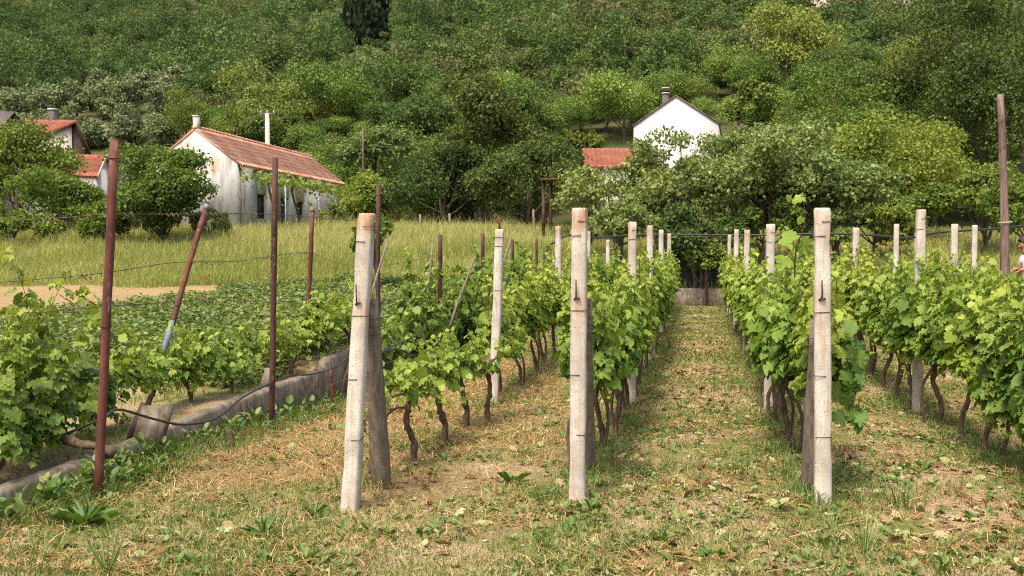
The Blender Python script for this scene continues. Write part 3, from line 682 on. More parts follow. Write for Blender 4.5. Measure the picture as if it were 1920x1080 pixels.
# stumps on the straw and leaning board
for k, (px, py, h, lab) in enumerate([(430, 838, .14, 'dark rotten stump poking from the straw by the terrace wall'), (622, 752, .45, 'reddish short stake standing against the terrace wall')]):
    b = atz(px, py, -.05); o = MB().add(*tube([np.array([0, 0, -.05]), (.01, 0, h * .4), (-.01, .01, h * .8), (0, 0, h)], [.045, .042, .035, .02] if k == 0 else [.02] * 4, 8, rough=.25, rng=rng)).build('stump' if k == 0 else 'short_stake', M['bark'] if k == 0 else M['rust'], None)
    o.location = (b[0], b[1], gzf(b[0], b[1])); tag(o, lab, 'stump' if k == 0 else 'stake')
b = atd(265, 835, 7.7); e = tag(empty('leaning_slab', b), 'small concrete slab and board leaning on the terrace wall', 'slab')
MB().add(*box((-.11, 0, -.05), (.22, .02, 0), (.02, .05, 0), (.06, .10, .34))).build('slab', M['kerb'], e)
MB().add(*box((-.19, .03, -.05), (.045, 0, 0), (0, .03, 0), (.12, .08, .36))).build('board', M['dark_frame'], e)
b = atd(500, 740, 10); e = tag(empty('leaning_slab', b), 'pale split board leaning behind the straight rusty pole', 'board')
MB().add(*box((-.1, 0, 0), (.09, .02, 0), (0, .03, 0), (.06, .06, .26))).build('board', M['greywood'], e)
# tall loose shoot beside the clean post
base = atY(1490, 520, P3[1] + .7); tipp = atY(1506, 372, P3[1] + .6)
e = tag(empty('vine_shoot', base), 'long lone vine shoot rising above the row left of the clean post', 'shoot')
sp = spline([base * 0, (tipp - base) * .35 + (-.01, 0, 0), (tipp - base) * .7 + (.03, 0, 0), tipp - base], 16)
MB().add(*tube(sp, np.linspace(.006, .0025, 16), 5)).build('cane', M['bark'], e)
mb = MB(); rs = np.random.default_rng(8)
pts = sp[[2, 4, 6, 7, 12, 13, 15, 15, 15]]; n_ = len(pts)
leaves(mb, pts + rs.normal(0, .05, (n_, 3)) + (-.06, -.05, 0), np.tile((.0, -.3, -.6), (n_, 1)) + rs.normal(0, .4, (n_, 3)), np.tile((-.3, -.8, .5), (n_, 1)) + rs.normal(0, .2, (n_, 3)), np.array([.12, .14, .14, .13, .06, .09, .05, .05, .04]), T_VINE, np.array([.1, .1, .0, .2, .5, .4, .9, 1, 1]))
mb.build('foliage', M['vine'], e)
# big leaves hanging at the clean post
e = tag(empty('leafy_cane', P3 + np.array([.17, .42, .0])), 'cane of large dark leaves hanging right behind the clean post', 'cane')
sp = spline([(0, .3, .62), (.02, .1, .95), (.06, .0, 1.0), (.07, -.06, .75), (.05, -.07, .55)], 14)
MB().add(*tube(sp, .005, 5)).build('cane', M['bark'], e)
mb = MB(); n_ = 30; idx = rs.integers(2, 14, n_)
leaves(mb, sp[idx] + rs.normal(0, .05, (n_, 3)) * (1, 1, 1.3), np.tile((.15, -.25, -.8), (n_, 1)) + rs.normal(0, .25, (n_, 3)), np.tile((.25, -.8, .35), (n_, 1)) + rs.normal(0, .3, (n_, 3)), rs.uniform(.07, .12, n_), T_VINE, rs.uniform(0, .25, n_))
mb.build('foliage', M['vine_dark'], e)

# ------------------------------------------------------------------ trees
def crown_pts(rng, n, c, R, nb, br, hollow=.55):
    """leaf points on many small clumps spread through an ellipsoid; returns points, outward normals"""
    nl = max(3, nb // 5); R = np.array(R)
    ld = rdir(nl, rng); lc = ld * rng.uniform(.30, .66, (nl, 1)) * R; lr = rng.uniform(.36, .58, nl)
    w_ = rng.integers(0, nl, nb)
    d = nrm(rdir(nb, rng) + ld[w_] * .7); d[:, 2] = np.where(d[:, 2] < -.6, -d[:, 2], d[:, 2])
    q = rng.uniform(hollow, 1.0, nb) ** .7
    C = lc[w_] + d * (q * lr[w_])[:, None] * R * 1.12 + c
    k = rng.integers(0, nb, n); dd = rdir(n, rng)
    dd[:, 2] = np.abs(dd[:, 2]) * np.where(rng.random(n) < .78, 1, -1)
    rr = br * rng.uniform(.55, 1.35, nb)[k] * (1 + .22 * rng.normal(size=n)) * rng.uniform(.6, 1., n) ** .4
    Pn = C[k] + dd * rr[:, None] * np.array([1.1, 1.1, .8])
    return Pn, dd, C
def tree_meshes(seed, H, W, base_h, n, ls, mat, nb=26, tr=None, tpl=T_DIA, hollow=.5, depth=1.0, brk=.26, limbs=8, tbark='treebark', droop=.4):
    rng = np.random.default_rng(seed)
    ch = H - base_h; c = np.array([0, 0, base_h + ch * .52]); R = np.array([W / 2, W / 2 * depth, ch / 2]) * .96
    br = brk * min(W, ch) * .9
    Pn, dd, C = crown_pts(rng, n, c, R, nb, br * .62, hollow)
    fo = MB()
    Nn = dd + rdir(n, rng) * .75
    Dn = rdir(n, rng) + dd * .4 - np.array([0, 0, droop])
    hgt = (Pn[:, 2] - base_h) / max(ch, .1)
    leaves(fo, Pn, Dn, Nn, ls * rng.uniform(.6, 1.35, n), tpl, np.clip(rng.normal(.22, .25, n), 0, 1), rng.uniform(.8, 1.3, n))
    r0 = tr or .017 * H + .03
    tk = MB()
    top = np.array([rng.normal(0, .05 * W), rng.normal(0, .05 * W), base_h + ch * .45])
    tk.add(*tube(spline([(0, 0, -.3), (rng.normal(0, .04), 0, base_h * .5), top * (1, 1, .6), top], 10), np.linspace(r0 * 1.2, r0 * .35, 10), 8, rough=.1, rng=rng))
    for q in range(limbs):
        e_ = C[rng.integers(len(C))]; s_ = np.array([0, 0, base_h * rng.uniform(.75, 1.) + ch * rng.uniform(0, .25)])
        tk.add(*tube(spline([s_, s_ * .55 + e_ * .45 + rng.normal(0, .08 * W, 3) * .5, e_], 8), np.linspace(r0 * .5, r0 * .1, 8), 5, rough=.1, rng=rng))
    return tk.mesh('trunk', M[tbark], True), fo.mesh('crown', mat)
def plant(ms, name, loc, label, cat, group=None, rz=0., s=(1, 1, 1)):
    e = tag(empty(name, loc, rz), label, cat, group); e.scale = s
    for n_, me in zip(('trunk' if 'shrub' not in name and 'bush' not in name else 'stem', 'crown'), ms):
        o = bpy.data.objects.new(n_, me); COL.objects.link(o); o.parent = e
    return e
def tree_px(name, px, top, bot, wpx, d, mat, label, n=5000, ls=.2, seed=1, group=None, base_frac=.15, cat=None, **k):
    q = atd(px, top, d); gy = gzf(q[0], q[1]); sc_ = d / FPX
    H = q[2] - gy; W = wpx * sc_
    zb = atd(px, bot, d)[2] - gy
    ms = tree_meshes(seed, max(H, .4), W, max(zb, .05), n, ls, M[mat], **k)
    return plant(ms, name, (q[0], q[1], gy), label, cat or ('tree' if 'tree' in name else 'shrub'), group)
TG = 'trees and bushes round the houses'
tree_px('leafy_tree', 38, 232, 440, 200, 46, 'tree_mid', 'rounded yellow-green tree in front of the red roofs at the left edge', 14000, .155, 1, TG, nb=34)
tree_px('shrub', 118, 305, 462, 190, 40, 'tree_light', 'bright green shrub below the far left red roofs', 15000, .13, 2, TG, nb=30)
tree_px('shrub', 20, 380, 462, 180, 37, 'tree_light', 'low light green shrub along the meadow at the left edge', 9000, .13, 3, TG)
tree_px('bush', 303, 284, 468, 215, 37, 'tree_mid', 'big dark green bush hiding the gable of the old white house', 20000, .125, 4, TG, nb=38, hollow=.35)
tree_px('bush', 395, 390, 448, 70, 38.5, 'tree_grey', 'small grey-green bush at the corner of the old white house', 1800, .13, 5, TG, nb=14)
tree_px('bush', 185, 385, 462, 110, 36, 'tree_light', 'small light bush between the bright shrub and the big dark bush', 5000, .13, 6, TG)
tree_px('leafy_tree', 690, 300, 446, 150, 47, 'tree_light', 'light green tree at the right end of the old white house', 9000, .15, 7, TG)
tree_px('bush', 706, 400, 492, 95, 24.5, 'tree_mid', 'dark leafy bush in the meadow behind the blackish pole', 2600, .13, 8, TG, nb=18)
tree_px('bush', 617, 362, 446, 66, 44, 'tree_grey', 'grey-green bush against the stained wall of the old house', 2000, .14, 9, TG, nb=14)
tree_px('leafy_tree', 700, 235, 330, 150, 62, 'tree_grey', 'olive-green tree behind the right end of the tiled roof', 9000, .18, 10, TG)
tree_px('fig_tree', 835, 258, 425, 235, 46, 'tree_dark', 'dark spreading tree in the middle behind the meadow, left of its twin', 18000, .135, 11, TG, nb=40, hollow=.4)
tree_px('fig_tree', 985, 264, 425, 240, 45, 'tree_dark', 'dark spreading tree in the middle, partly under the flat shelter roof', 18000, .135, 12, TG, nb=40, hollow=.4)
tree_px('fig_tree', 905, 330, 428, 300, 50, 'tree_dark', 'low black-green undergrowth bush below the two dark spreading trees', 12000, .15, 112, TG, nb=40, hollow=.2)
tree_px('tall_tree', 895, 92, 360, 185, 57, 'tree_dark', 'tall dark green tree rising behind the two spreading trees', 18000, .18, 13, TG, nb=34, hollow=.35)
tree_px('leafy_tree', 1095, 240, 284, 100, 80, 'scrub_b', 'flat rounded olive-yellow tree above the small red annex roof', 2600, .3, 14, TG)
AK = dict(limbs=16, hollow=.25, brk=.22)
tree_px('almond_tree', 1150, 290, 444, 240, 36, 'tree_grey', 'loose grey-green tree in front of the red annex roof', 8500, .14, 15, TG, nb=56, **AK)
tree_px('almond_tree', 1275, 262, 440, 240, 35, 'tree_grey', 'loose tree with open branches in front of the white gable', 10000, .14, 16, TG, nb=60, **AK)
tree_px('almond_tree', 1445, 220, 440, 300, 34, 'tree_grey', 'wide grey-green tree with dark branches right of the white gable', 16000, .14, 17, TG, nb=80, **AK)
tree_px('almond_tree', 1570, 285, 446, 250, 33.5, 'tree_grey', 'lower grey-green tree behind the clean post', 9500, .14, 18, TG, nb=56, **AK)
tree_px('shrub', 1160, 372, 462, 170, 33.5, 'tree_grey', 'low grey-green thicket left of the far alley end', 5000, .13, 117, TG, nb=40, hollow=.2)
tree_px('shrub', 1300, 385, 515, 150, 29.7, 'tree_dark', 'dark thicket hanging over the shade net at the far alley end', 5500, .13, 118, TG, nb=40, hollow=.2)
tree_px('shrub', 1318, 462, 548, 95, 29.4, 'tree_mid', 'small leafy shrub growing against the shade net at the far alley end', 2200, .10, 121, TG, nb=20, hollow=.2)
tree_px('shrub', 1430, 380, 468, 200, 33, 'tree_mid', 'green low thicket under the grey-green trees right of the alley', 5500, .13, 119, TG, nb=44, hollow=.2)
tree_px('shrub', 1565, 395, 468, 160, 32.5, 'tree_grey', 'low scrub behind the hose, right of the clean post', 4500, .13, 120, TG, nb=40, hollow=.2)
tree_px('shrub', 1402, 162, 240, 120, 78, 'scrub_b', 'rounded yellow-olive shrub on the slope right of the white gable', 3000, .32, 19, TG)
tree_px('broad_tree', 1575, 92, 440, 290, 60, 'tree_mid', 'big round tree on the slope behind the grey-green trees', 22000, .19, 20, TG, nb=48, hollow=.4)
tree_px('broad_tree', 1690, 190, 446, 310, 52, 'tree_light', 'bright fresh green tree in front of the big dark ones', 20000, .165, 21, TG, nb=44, hollow=.35)
tree_px('broad_tree', 1760, 40, 400, 260, 60, 'tree_dark', 'tall dark tree between the round tree and the right edge', 20000, .19, 22, TG, nb=44, hollow=.35)
tree_px('broad_tree', 1885, -40, 440, 320, 55, 'tree_dark', 'tallest dark tree at the top right edge', 24000, .18, 23, TG, nb=50, hollow=.35)
tree_px('shrub', 1720, 340, 462, 210, 40, 'tree_light', 'yellow-green shrubs behind the hedge left of the wooden pole', 10000, .14, 24, TG, nb=24)
tree_px('shrub', 1640, 380, 464, 160, 36, 'tree_light', 'low light shrub behind the slim post in the hedge', 3000, .17, 25, TG)
tree_px('shrub', 1850, 310, 462, 170, 36, 'tree_mid', 'green shrub directly behind the wooden pole', 9000, .13, 26, TG, nb=24)
tree_px('shrub', 1935, 330, 450, 130, 30, 'tree_light', 'light shrub at the right frame edge above the worker', 3500, .16, 27, TG)
# cypresses
def cypress(px, top, bot, wpx, d, label, seed, dark=True):
    q = atd(px, bot, d); gy = gzf(q[0], q[1]); rng = np.random.default_rng(seed)
    topz = atd(px, top, d)[2]; H = topz - gy; W = wpx * d / FPX; n = int(2600 * max(W / 4, .4))
    z = rng.uniform(0.04, 1, n); prof = np.sin(np.clip(z * 1.05 + .05, 0, 1) ** .7 * PI) ** .55
    a = rng.uniform(0, 2 * PI, n); lump = 1 + .22 * np.sin(a * 3 + z * 11) + .12 * rng.normal(size=n)
    r = W / 2 * prof * lump * rng.uniform(.7, 1, n)
    Pn = np.stack([np.cos(a) * r, np.sin(a) * r, z * H], 1); dd = np.stack([np.cos(a), np.sin(a), 0 * a + .2], 1)
    fo = MB(); leaves(fo, Pn, rdir(n, rng) * .4 + dd * .3 + (0, 0, 1), dd + rdir(n, rng) * .5, d / 190 * rng.uniform(.7, 1.5, n), T_DIA, 0)
    tk = MB().add(*tube([(0, 0, -.4), (0, 0, H * .5), (0, 0, H * .9)], [W * .07, W * .05, .02], 7))
    plant((tk.mesh('trunk', M['treebark'], True), fo.mesh('crown', M['cypress'])), 'cypress_tree', (q[0], q[1], gy), label, 'cypress')
cypress(688, -60, 92, 76, 150, 'thick blackish cypress high on the hillside, cut by the top of the frame', 1)
cypress(844, 40, 112, 13, 165, 'slender small cypress on the hillside right of the thick blackish one', 2)

# olive grove
og = [tree_meshes(300 + k, 3.4, 4.4, .2, 1500, .24, M['olive'], nb=20, hollow=.3) for k in range(3)]
ro = np.random.default_rng(9); spots = []
for px in np.arange(-20, 345, 30):
    for y0 in (180, 196, 214, 234, 256, 276):
        d = 110 - (y0 - 182) * .40 + ro.normal(0, 1); x_ = px + ro.normal(0, 9) + (20 if y0 in (196, 234, 276) else 0)
        if x_ > 335 - (y0 - 180) * .1: continue
        spots.append((x_, d))
for k, (px, d) in enumerate(spots):
    q = atd(px, 300, d); z = gzf(q[0], q[1]); s = ro.uniform(.85, 1.2)
    plant(og[k % 3], 'olive_tree', (q[0], q[1], z), 'silvery grey-green olive tree in the grove above the left houses', 'olive tree', 'olive trees of the grove on the slope', ro.uniform(0, 6.28), (s, s, s))

# ------------------------------------------------------------------ wooded hillside
HK = [('scrub_a', 'rounded fresh green tree on the lower wooded hillside'), ('scrub_b', 'yellowish green tree on the lower wooded hillside'), ('scrub_c', 'dark green tree on the lower wooded hillside'), ('scrub_d', 'dull olive-brown scrub tree on the lower wooded hillside')]
hp = {k: [tree_meshes(500 + 10 * i_ + c, 4.4 - .9 * (i_ == 3), 4.6, .2, 8000, .13, M[k], nb=34, limbs=3, hollow=.4, brk=.28) for c in range(2)] for i_, (k, _) in enumerate(HK)}
rh = np.random.default_rng(21)
cand = []
for d in np.arange(63, 320, 2.5):
    hw = d * .56 + 9
    for xx in np.arange(-hw, hw, 3.1 if d < 150 else 3.5):
        cand.append((xx + rh.normal(0, .95), d + rh.normal(0, .9)))
FW = np.array([-math.sin(YAW), math.cos(YAW)]); RT = np.array([math.cos(YAW), math.sin(YAW)])
keep = []
for l, d in cand:
    px = 960 + FPX * l / d
    q = FW * d + RT * l; z = gzf(q[0], q[1]); py = 452 - FPX * (z + 2 - CAMZ) / d
    if -40 < px < 350 and 62 < d < 106: continue                     # olive grove and left houses
    if 1040 < px < 1400 and d < 82: continue                         # white house
    if 280 < px < 680 and d < 64: continue
    if py > 440 or py < -60: continue
    low = (abs(px - 688) < 50 and 105 < d < 150 and py < 120) or (abs(px - 845) < 16 and 130 < d < 165)
    clear = bump(q[0], q[1], .09, 1.) + .6 * bump(q[0], q[1], .05, 3.)
    keep.append((l, d, q[0], q[1], z, px, py, clear, .34 if low else 1.))
keep.sort(key=lambda a: a[1])
def pick(l, d, x, y):
    v = bump(x, y, .045, .5) + rh.normal(0, .75)
    return 'scrub_c' if v < -.35 else 'scrub_a' if v < .85 else 'scrub_b' if v < 1.6 else 'scrub_d'
NIND = 285
lab_of = dict(HK)
for k, (l, d, x, y, z, px, py, cl, ks) in enumerate(keep[:NIND]):
    kd = pick(l, d, x, y); s = rh.choice([.65, .9, 1.2, 1.6], p=[.3, .42, .22, .06]) * rh.uniform(.88, 1.12) * ks; sh = .8 if kd == 'scrub_d' else 1
    plant(hp[kd][rh.integers(2)], 'hillside_tree', (x, y, z - .1), lab_of[kd], 'tree', 'trees on the lower wooded hillside', rh.uniform(0, 6.28), (s, s, s * rh.uniform(.85, 1.2) * sh))
tp_far = []
for c in range(8):
    rr = np.random.default_rng(900 + c); n = 800
    Pn, dd, C = crown_pts(rr, n, np.array([0, 0, 2.1]), np.array([1.75, 1.75, 1.6]), 13, .78, .35)
    tp_far.append((Pn, rdir(n, rr) + dd * .4 - (0, 0, .3), dd + rdir(n, rr) * .7, rr.uniform(.17, .38, n)))
FK = {'scrub_a': (0, .25), 'scrub_b': (.45, .75), 'scrub_c': (-.6, -.25), 'scrub_d': (.85, 1.1)}
mbs = MB()
for (l, d, x, y, z, px, py, cl, ks) in keep[NIND:]:
    if cl > 1.7 and rh.random() < .25: continue
    if ((1470 < px < 1740 and py < 24) or (950 < px < 1060 and py < 12)) and rh.random() < .8: continue
    Pn, Dn, Nn, S = tp_far[rh.integers(8)]; kd = pick(l, d, x, y); a = rh.uniform(0, 6.28); s = rh.choice([.7, .9, 1.15, 1.65], p=[.3, .42, .22, .06]) * rh.uniform(.85, 1.15)
    s *= ks * (.85 if d > 185 else 1)
    ca, sa = math.cos(a), math.sin(a); Rz = np.array([[ca, sa, 0], [-sa, ca, 0], [0, 0, 1]])
    keepn = slice(None) if d < 150 else slice(0, 600)
    sv_ = np.array([s, s, s * rh.uniform(.8, 1.3)])
    lo, hi = FK[kd]; t = rh.uniform(lo, hi)
    leaves(mbs, (Pn[keepn] @ Rz) * sv_ + (x, y, z - .15), Dn[keepn] @ Rz, Nn[keepn] @ Rz, S[keepn] * s ** .5, T_DIA, t + rh.normal(0, .13, len(Pn[keepn])))
def mat_farwood():
    m, nt, N, L = newmat('far_wood_leaf'); a = N.new('ShaderNodeAttribute'); a.attribute_name = 'tint'
    r = ramp(N, [(0, (.050, .084, .025)), (.38, (.092, .150, .037)), (.55, (.128, .182, .046)), (.75, (.132, .152, .045)), (1, (.148, .14, .06))])
    L.new(mrange(N, L, a.outputs['Fac'], -.8, 1.2), r.inputs[0])
    g_ = N.new('ShaderNodeNewGeometry'); h = N.new('ShaderNodeHueSaturation'); L.new(mrange(N, L, g_.outputs['Random Per Island'], 0, 1, .75, 1.25), h.inputs['Value']); L.new(r.outputs[0], h.inputs['Color'])
    p = N.new('ShaderNodeBsdfPrincipled'); p.inputs['Roughness'].default_value = .7; p.inputs['Specular IOR Level'].default_value = .12; L.new(h.outputs[0], p.inputs['Base Color'])
    t = N.new('ShaderNodeBsdfTranslucent'); L.new(h.outputs[0], t.inputs[0]); mx = N.new('ShaderNodeMixShader'); mx.inputs[0].default_value = .25
    o = N.new('ShaderNodeOutputMaterial'); L.new(p.outputs[0], mx.inputs[1]); L.new(t.outputs[0], mx.inputs[2]); L.new(mx.outputs[0], o.inputs[0]); return m
fw = mbs.build('far_woods', mat_farwood()); tag(fw, 'dense green scrub woods covering the upper hillside', 'woods', kind='stuff')
# limestone outcrops near the top
rk = np.random.default_rng(4)
def rock_mesh(seed, R):
    rr = np.random.default_rng(seed); bmv = []
    import bmesh
    bm = bmesh.new(); bmesh.ops.create_icosphere(bm, subdivisions=3, radius=1)
    ph = rr.uniform(0, 6, 6)
    for v in bm.verts:
        c = v.co; k = 1 + .22 * math.sin(c.x * 3 + ph[0]) * math.cos(c.y * 3.3 + ph[1]) + .15 * math.sin(c.z * 5 + ph[2] + c.x * 4) + .08 * rr.normal()
        v.co = (c.x * k * R[0], c.y * k * R[1], c.z * k * R[2])
    me = bpy.data.meshes.new('rock'); bm.to_mesh(me); bm.free(); me.materials.append(M['rock']); return me
for k, (px, py, w_, h_) in enumerate([(1505, 6, 60, 26), (1560, 4, 50, 22), (1600, 18, 46, 16), (1640, 4, 50, 20), (1690, 10, 40, 30), (1800, 2, 50, 18), (980, 3, 70, 12), (1045, 5, 60, 14), (1585, 33, 30, 10), (1720, -4, 60, 26)]):
    d = 212
    for d in np.arange(150, 300, 1.5):
        q = atd(px, py, d)
        if gzf(q[0], q[1]) > q[2]: break
    d -= 2.5; q = atd(px, py, d); me = rock_mesh(k, (w_ * d / FPX / 2, w_ * d / FPX / 2.6, h_ * d / FPX / 2 + .6))
    o = bpy.data.objects.new('limestone_outcrop', me); COL.objects.link(o); o.location = tuple(q)
    tag(o, ['pale limestone outcrop showing at the top of the hill above the white house side trees', 'pale limestone outcrop high on the hill left of centre'][int(px < 1100)], 'rock', 'limestone outcrops at the top of the hill')

# ------------------------------------------------------------------ houses
def tiled_roof(o, along, down, pitch_w=.24, row=.36, amp=.035, thick=.08):
    """corrugated clay tiles: o = ridge corner, along = ridge vector, down = slope vector"""
    o, along, down = (np.asarray(a, float) for a in (o, along, down))
    La, Ld = np.linalg.norm(along), np.linalg.norm(down); nrmv = nrm(np.cross(down, along)); nrmv *= np.sign(nrmv[2])
    nu = max(int(La / pitch_w), 3) * 4; nr = max(int(Ld / row), 3)
    us = np.linspace(0, 1, nu + 1); vs = []
    for r_ in range(nr): vs += [(r_ / nr, .03), ((r_ + .985) / nr, .055), ]
    wob = RNG.normal(0, .012, (len(vs), nu + 1))
    V = []
    for k, (v_, h) in enumerate(vs):
        ph = np.abs(np.sin(us * nu / 4 * PI)) * amp * 1.6
        V.append(o + us[:, None] * along + v_ * down + (ph + h + wob[k] * .6)[:, None] * nrmv)
    top = np.concatenate(V); n = nu + 1; m_ = len(vs)
    i = np.arange(m_ - 1)[:, None] * n; j = np.arange(nu)[None]
    F = np.stack([i + j, i + j + 1, i + n + j + 1, i + n + j], -1).reshape(-1, 4)
    mb = MB().add(top, F)
    mb.add(*box(o - nrmv * thick, along, down, nrmv * (thick + .02)))
    return mb
def wall_open(mb, o, u, L_, H, t, ops, nvec):
    """wall of thickness t along unit u from o, openings (a0,a1,z0,z1)"""
    o = np.asarray(o, float); cuts = sorted({0, L_, *[a for q in ops for a in q[:2]]}); up = np.array([0, 0, 1.])
    for a0, a1 in zip(cuts[:-1], cuts[1:]):
        zs = [(0, H)]
        for q in ops:
            if q[0] < (a0 + a1) / 2 < q[1]: zs = [(0, q[2]), (q[3], H)] if q[2] > .05 else [(q[3], H)]
        for z0, z1 in zs: mb.add(*box(o + u * a0 + up * z0, u * (a1 - a0), nvec * -t, up * (z1 - z0)))
ua = YAW - rad(7.3); U = np.array([-math.sin(ua), math.cos(ua), 0]); Vv = np.array([-U[1], U[0], 0]); UP = np.array([0, 0, 1.])
C0 = atd(447, 443, 42); gC = gzf(C0[0], C0[1]); C0[2] = min(gC, C0[2]) - .02
nG = -U; nL = -Vv                                       # outward normals of gable and long wall
ez = atplane(450, 306, C0, nG)[2]
ap = atplane(376, 243, C0, nG); halfw = np.dot(ap - C0, Vv); Wg = 2 * halfw + .5; halfw = Wg / 2
fr = atplane(640, 345, C0, nL); Lh = np.dot(fr - C0, U)
Hh = ez - C0[2]; rise = ap[2] - ez
h1 = tag(empty('old_house', C0), 'old white house with stained plaster and long orange tiled roof', 'house')
loc = lambda p: np.asarray(p, float) - C0
ops = []
for (xa, ya, xb, yb) in [(482, 363, 500, 412), (526, 370, 543, 444), (556, 377, 571, 413)]:
    p0 = atplane(xa, ya, C0, nL); p1 = atplane(xb, yb, C0, nL)
    a0, a1 = np.dot(p0 - C0, U), np.dot(p1 - C0, U); z1 = p0[2] - C0[2]; z0 = p1[2] - C0[2]
    ops.append((a0, a1, 0 if yb > 430 else z0, z1))
mb = MB(); wall_open(mb, (0, 0, 0), U, Lh, Hh, .4, ops, nL)
mb.add(*box(Vv * (Wg - .4), U * Lh, Vv * .4, UP * Hh)); mb.add(*box(U * (Lh - .4) + Vv * .4, U * .4, Vv * (Wg - .8), UP * Hh))
g_ = [np.zeros(3), Vv * Wg, Vv * Wg + UP * Hh, Vv * halfw + UP * (Hh + rise), UP * Hh]
tk = U * .395
for off in (-U * .003, U * (Lh - .4)):
    A = np.array([p + off for p in g_] + [p + off + tk for p in g_]) 
    mb.add(A, [np.array([[0, 1, 2, 3, 4]]), np.array([[5, 9, 8, 7, 6]]), np.array([[i_, 5 + i_, 5 + (i_ + 1) % 5, (i_ + 1) % 5] for i_ in range(5)])])
mb.build('wall', M['plaster'], h1)
ov = .28
for sgn, e0 in ((1, np.zeros(3)), (-1, Vv * Wg)):
    ridge = Vv * halfw + UP * (Hh + rise + .04) - U * .03
    dn = (e0 + UP * (Hh + .04)) - (Vv * halfw + UP * (Hh + rise + .04)); dn = dn * (1 + ov / np.linalg.norm(dn))
    rf = tiled_roof(ridge, U * (Lh + .15), dn, thick=.03); rf.build('roof', M['roof_tile'], h1)
rp = [ridge + U * q + UP * .06 for q in np.arange(0, Lh + .3, .2)]
MB().add(*tube(np.array(rp), np.array([.11, .09] * 99)[:len(rp)], 8)).build('ridge_cap', M['roof_tile'], h1)
c0 = Vv * halfw + UP * (Hh + rise - .1) + U * .05
ch = MB().add(*box(c0 - Vv * .11, Vv * .22, U * .24, UP * .66)); ch.add(*box(c0 - Vv * .13 + UP * .66 - U * .02, Vv * .26, U * .28, UP * .05)); ch.build('chimney', M['pale_stone'], h1)
for k, (a0, a1, z0, z1) in enumerate(ops):
    mb = MB(); o_ = U * a0 + Vv * .12; w_ = a1 - a0; f_ = .07
    for q, (aa, zz, lw, lh) in enumerate([(0, z0, f_, z1 - z0), (w_ - f_, z0, f_, z1 - z0), (f_, z1 - f_, w_ - 2 * f_, f_), (f_, z0, w_ - 2 * f_, f_)]):
        mb.add(*box(o_ + U * aa + UP * zz, U * lw, Vv * .06, UP * lh))
    if k == 1:
        d_ = MB().add(*box(o_ + U * f_ + UP * z0 + Vv * .02, U * (w_ - 2 * f_), Vv * .04, UP * (z1 - z0 - f_))); dr = d_.build('door', M['dark_pane'], h1)
        mb.build('frame', M['dark_frame'], dr)
    else:
        fr_ = mb.build('window', M['dark_frame'], h1)
        MB().add(*box(o_ + U * f_ + UP * (z0 + f_) + Vv * .025, U * (w_ - 2 * f_), Vv * .02, UP * (z1 - z0 - 2 * f_))).build('pane', M['dark_pane'], fr_)
        MB().add(*box(o_ - Vv * .14 - U * .06 + UP * (z0 - .07), U * (w_ + .12), Vv * .14, UP * .068)).build('sill', M['pale_stone'], fr_)
# wall lamp bracket on the gable
p = atplane(397, 296, C0, nG) - C0
MB().add(*tube([p, p - U * .25 + UP * .02, p - U * .3 - UP * .1], .025, 6)).build('bracket', M['dark_frame'], h1)
# grape arbor along the house front
ar = tag(empty('grape_arbor', C0 + nL * 1.4), 'leafy grape arbor along the front of the old white house', 'arbor')
zA = atplane(535, 342, C0 + nL * 1.4, nL)[2] - C0[2]; aA = np.dot(atplane(535, 342, C0 + nL * 1.4, nL) - C0, U)
for q, a_ in enumerate((aA, aA + 4.6, aA - 3.4)):
    if q != 2: MB().add(*tube([U * a_ - UP * .2, U * a_ + UP * zA], .035, 7)).build('pole', M['green_pole'], ar)
MB().add(*tube([U * (aA - 3) + UP * zA, U * (Lh + 1) + UP * (zA - .05)], .03, 6)).build('beam', M['green_pole'], ar)
for a_ in (aA - 1.6, aA + 1.2):
    MB().add(*tube(spline([U * a_, U * (a_ + .3) + UP * .8 + nL * .1, U * (a_ - .1) + UP * 1.6, U * (a_ - .5) + UP * zA], 10), .05, 6, rough=.2, rng=rng)).build('vine_stem', M['bark'], ar)
mb = MB(); n = 1500; rr = np.random.default_rng(2)
a_ = rr.uniform(aA - 3.6, Lh + 1.4, n); cl = .5 + .5 * np.sin(a_ * 2.1) * np.sin(a_ * .9 + 1)
Pn = a_[:, None] * U + rr.normal(0, .42, n)[:, None] * nL + (zA + .05 + rr.normal(0, .12, n) * (0.5 + cl) - .35 * (rr.random(n) < .15 * cl) * rr.random(n) * 3)[:, None] * UP
leaves(mb, Pn, rdir(n, rr) - (0, 0, .4), rdir(n, rr) * .8 + nL * .5 + (0, 0, .8), rr.uniform(.1, .22, n), T_DIA, rr.uniform(.1, .7, n), 1.5); mb.build('foliage', M['tree_light'], ar)

# utility pole behind the old house
q = atd(502, 300, 66); g_z = gzf(q[0], q[1]); e = tag(empty('utility_pole', (q[0], q[1], g_z)), 'pale concrete utility pole behind the tiled roof', 'utility pole')
tz = atd(502, 213, 66)[2] - g_z
MB().add(*tube([(0, 0, -.5), (0, 0, tz)], [.22, .15], 8)).build('shaft', M['pale_stone'], e)
MB().add(*box((-.55, -.06, tz - .12), (1.1, 0, 0), (0, .12, 0), (0, 0, .1))).build('crossarm', M['wood'], e)
for x_ in (-.45, 0, .45): MB().add(*tube([(x_, 0, tz - .02), (x_, 0, tz + .18)], [.05, .03], 6)).build('insulator', M['pale_stone'], e)
q = atd(681, 300, 60); g_z = gzf(q[0], q[1]); tz = atd(681, 240, 60)[2] - g_z
o = MB().add(*tube([(0, 0, -.3), (0, 0, tz * .8), (0, 0, tz)], [.07, .06, .05], 7)).build('thin_pole', M['wood'], None); o.location = (q[0], q[1], g_z); tag(o, 'thin brown pole rising from the tree right of the tiled roof', 'pole')

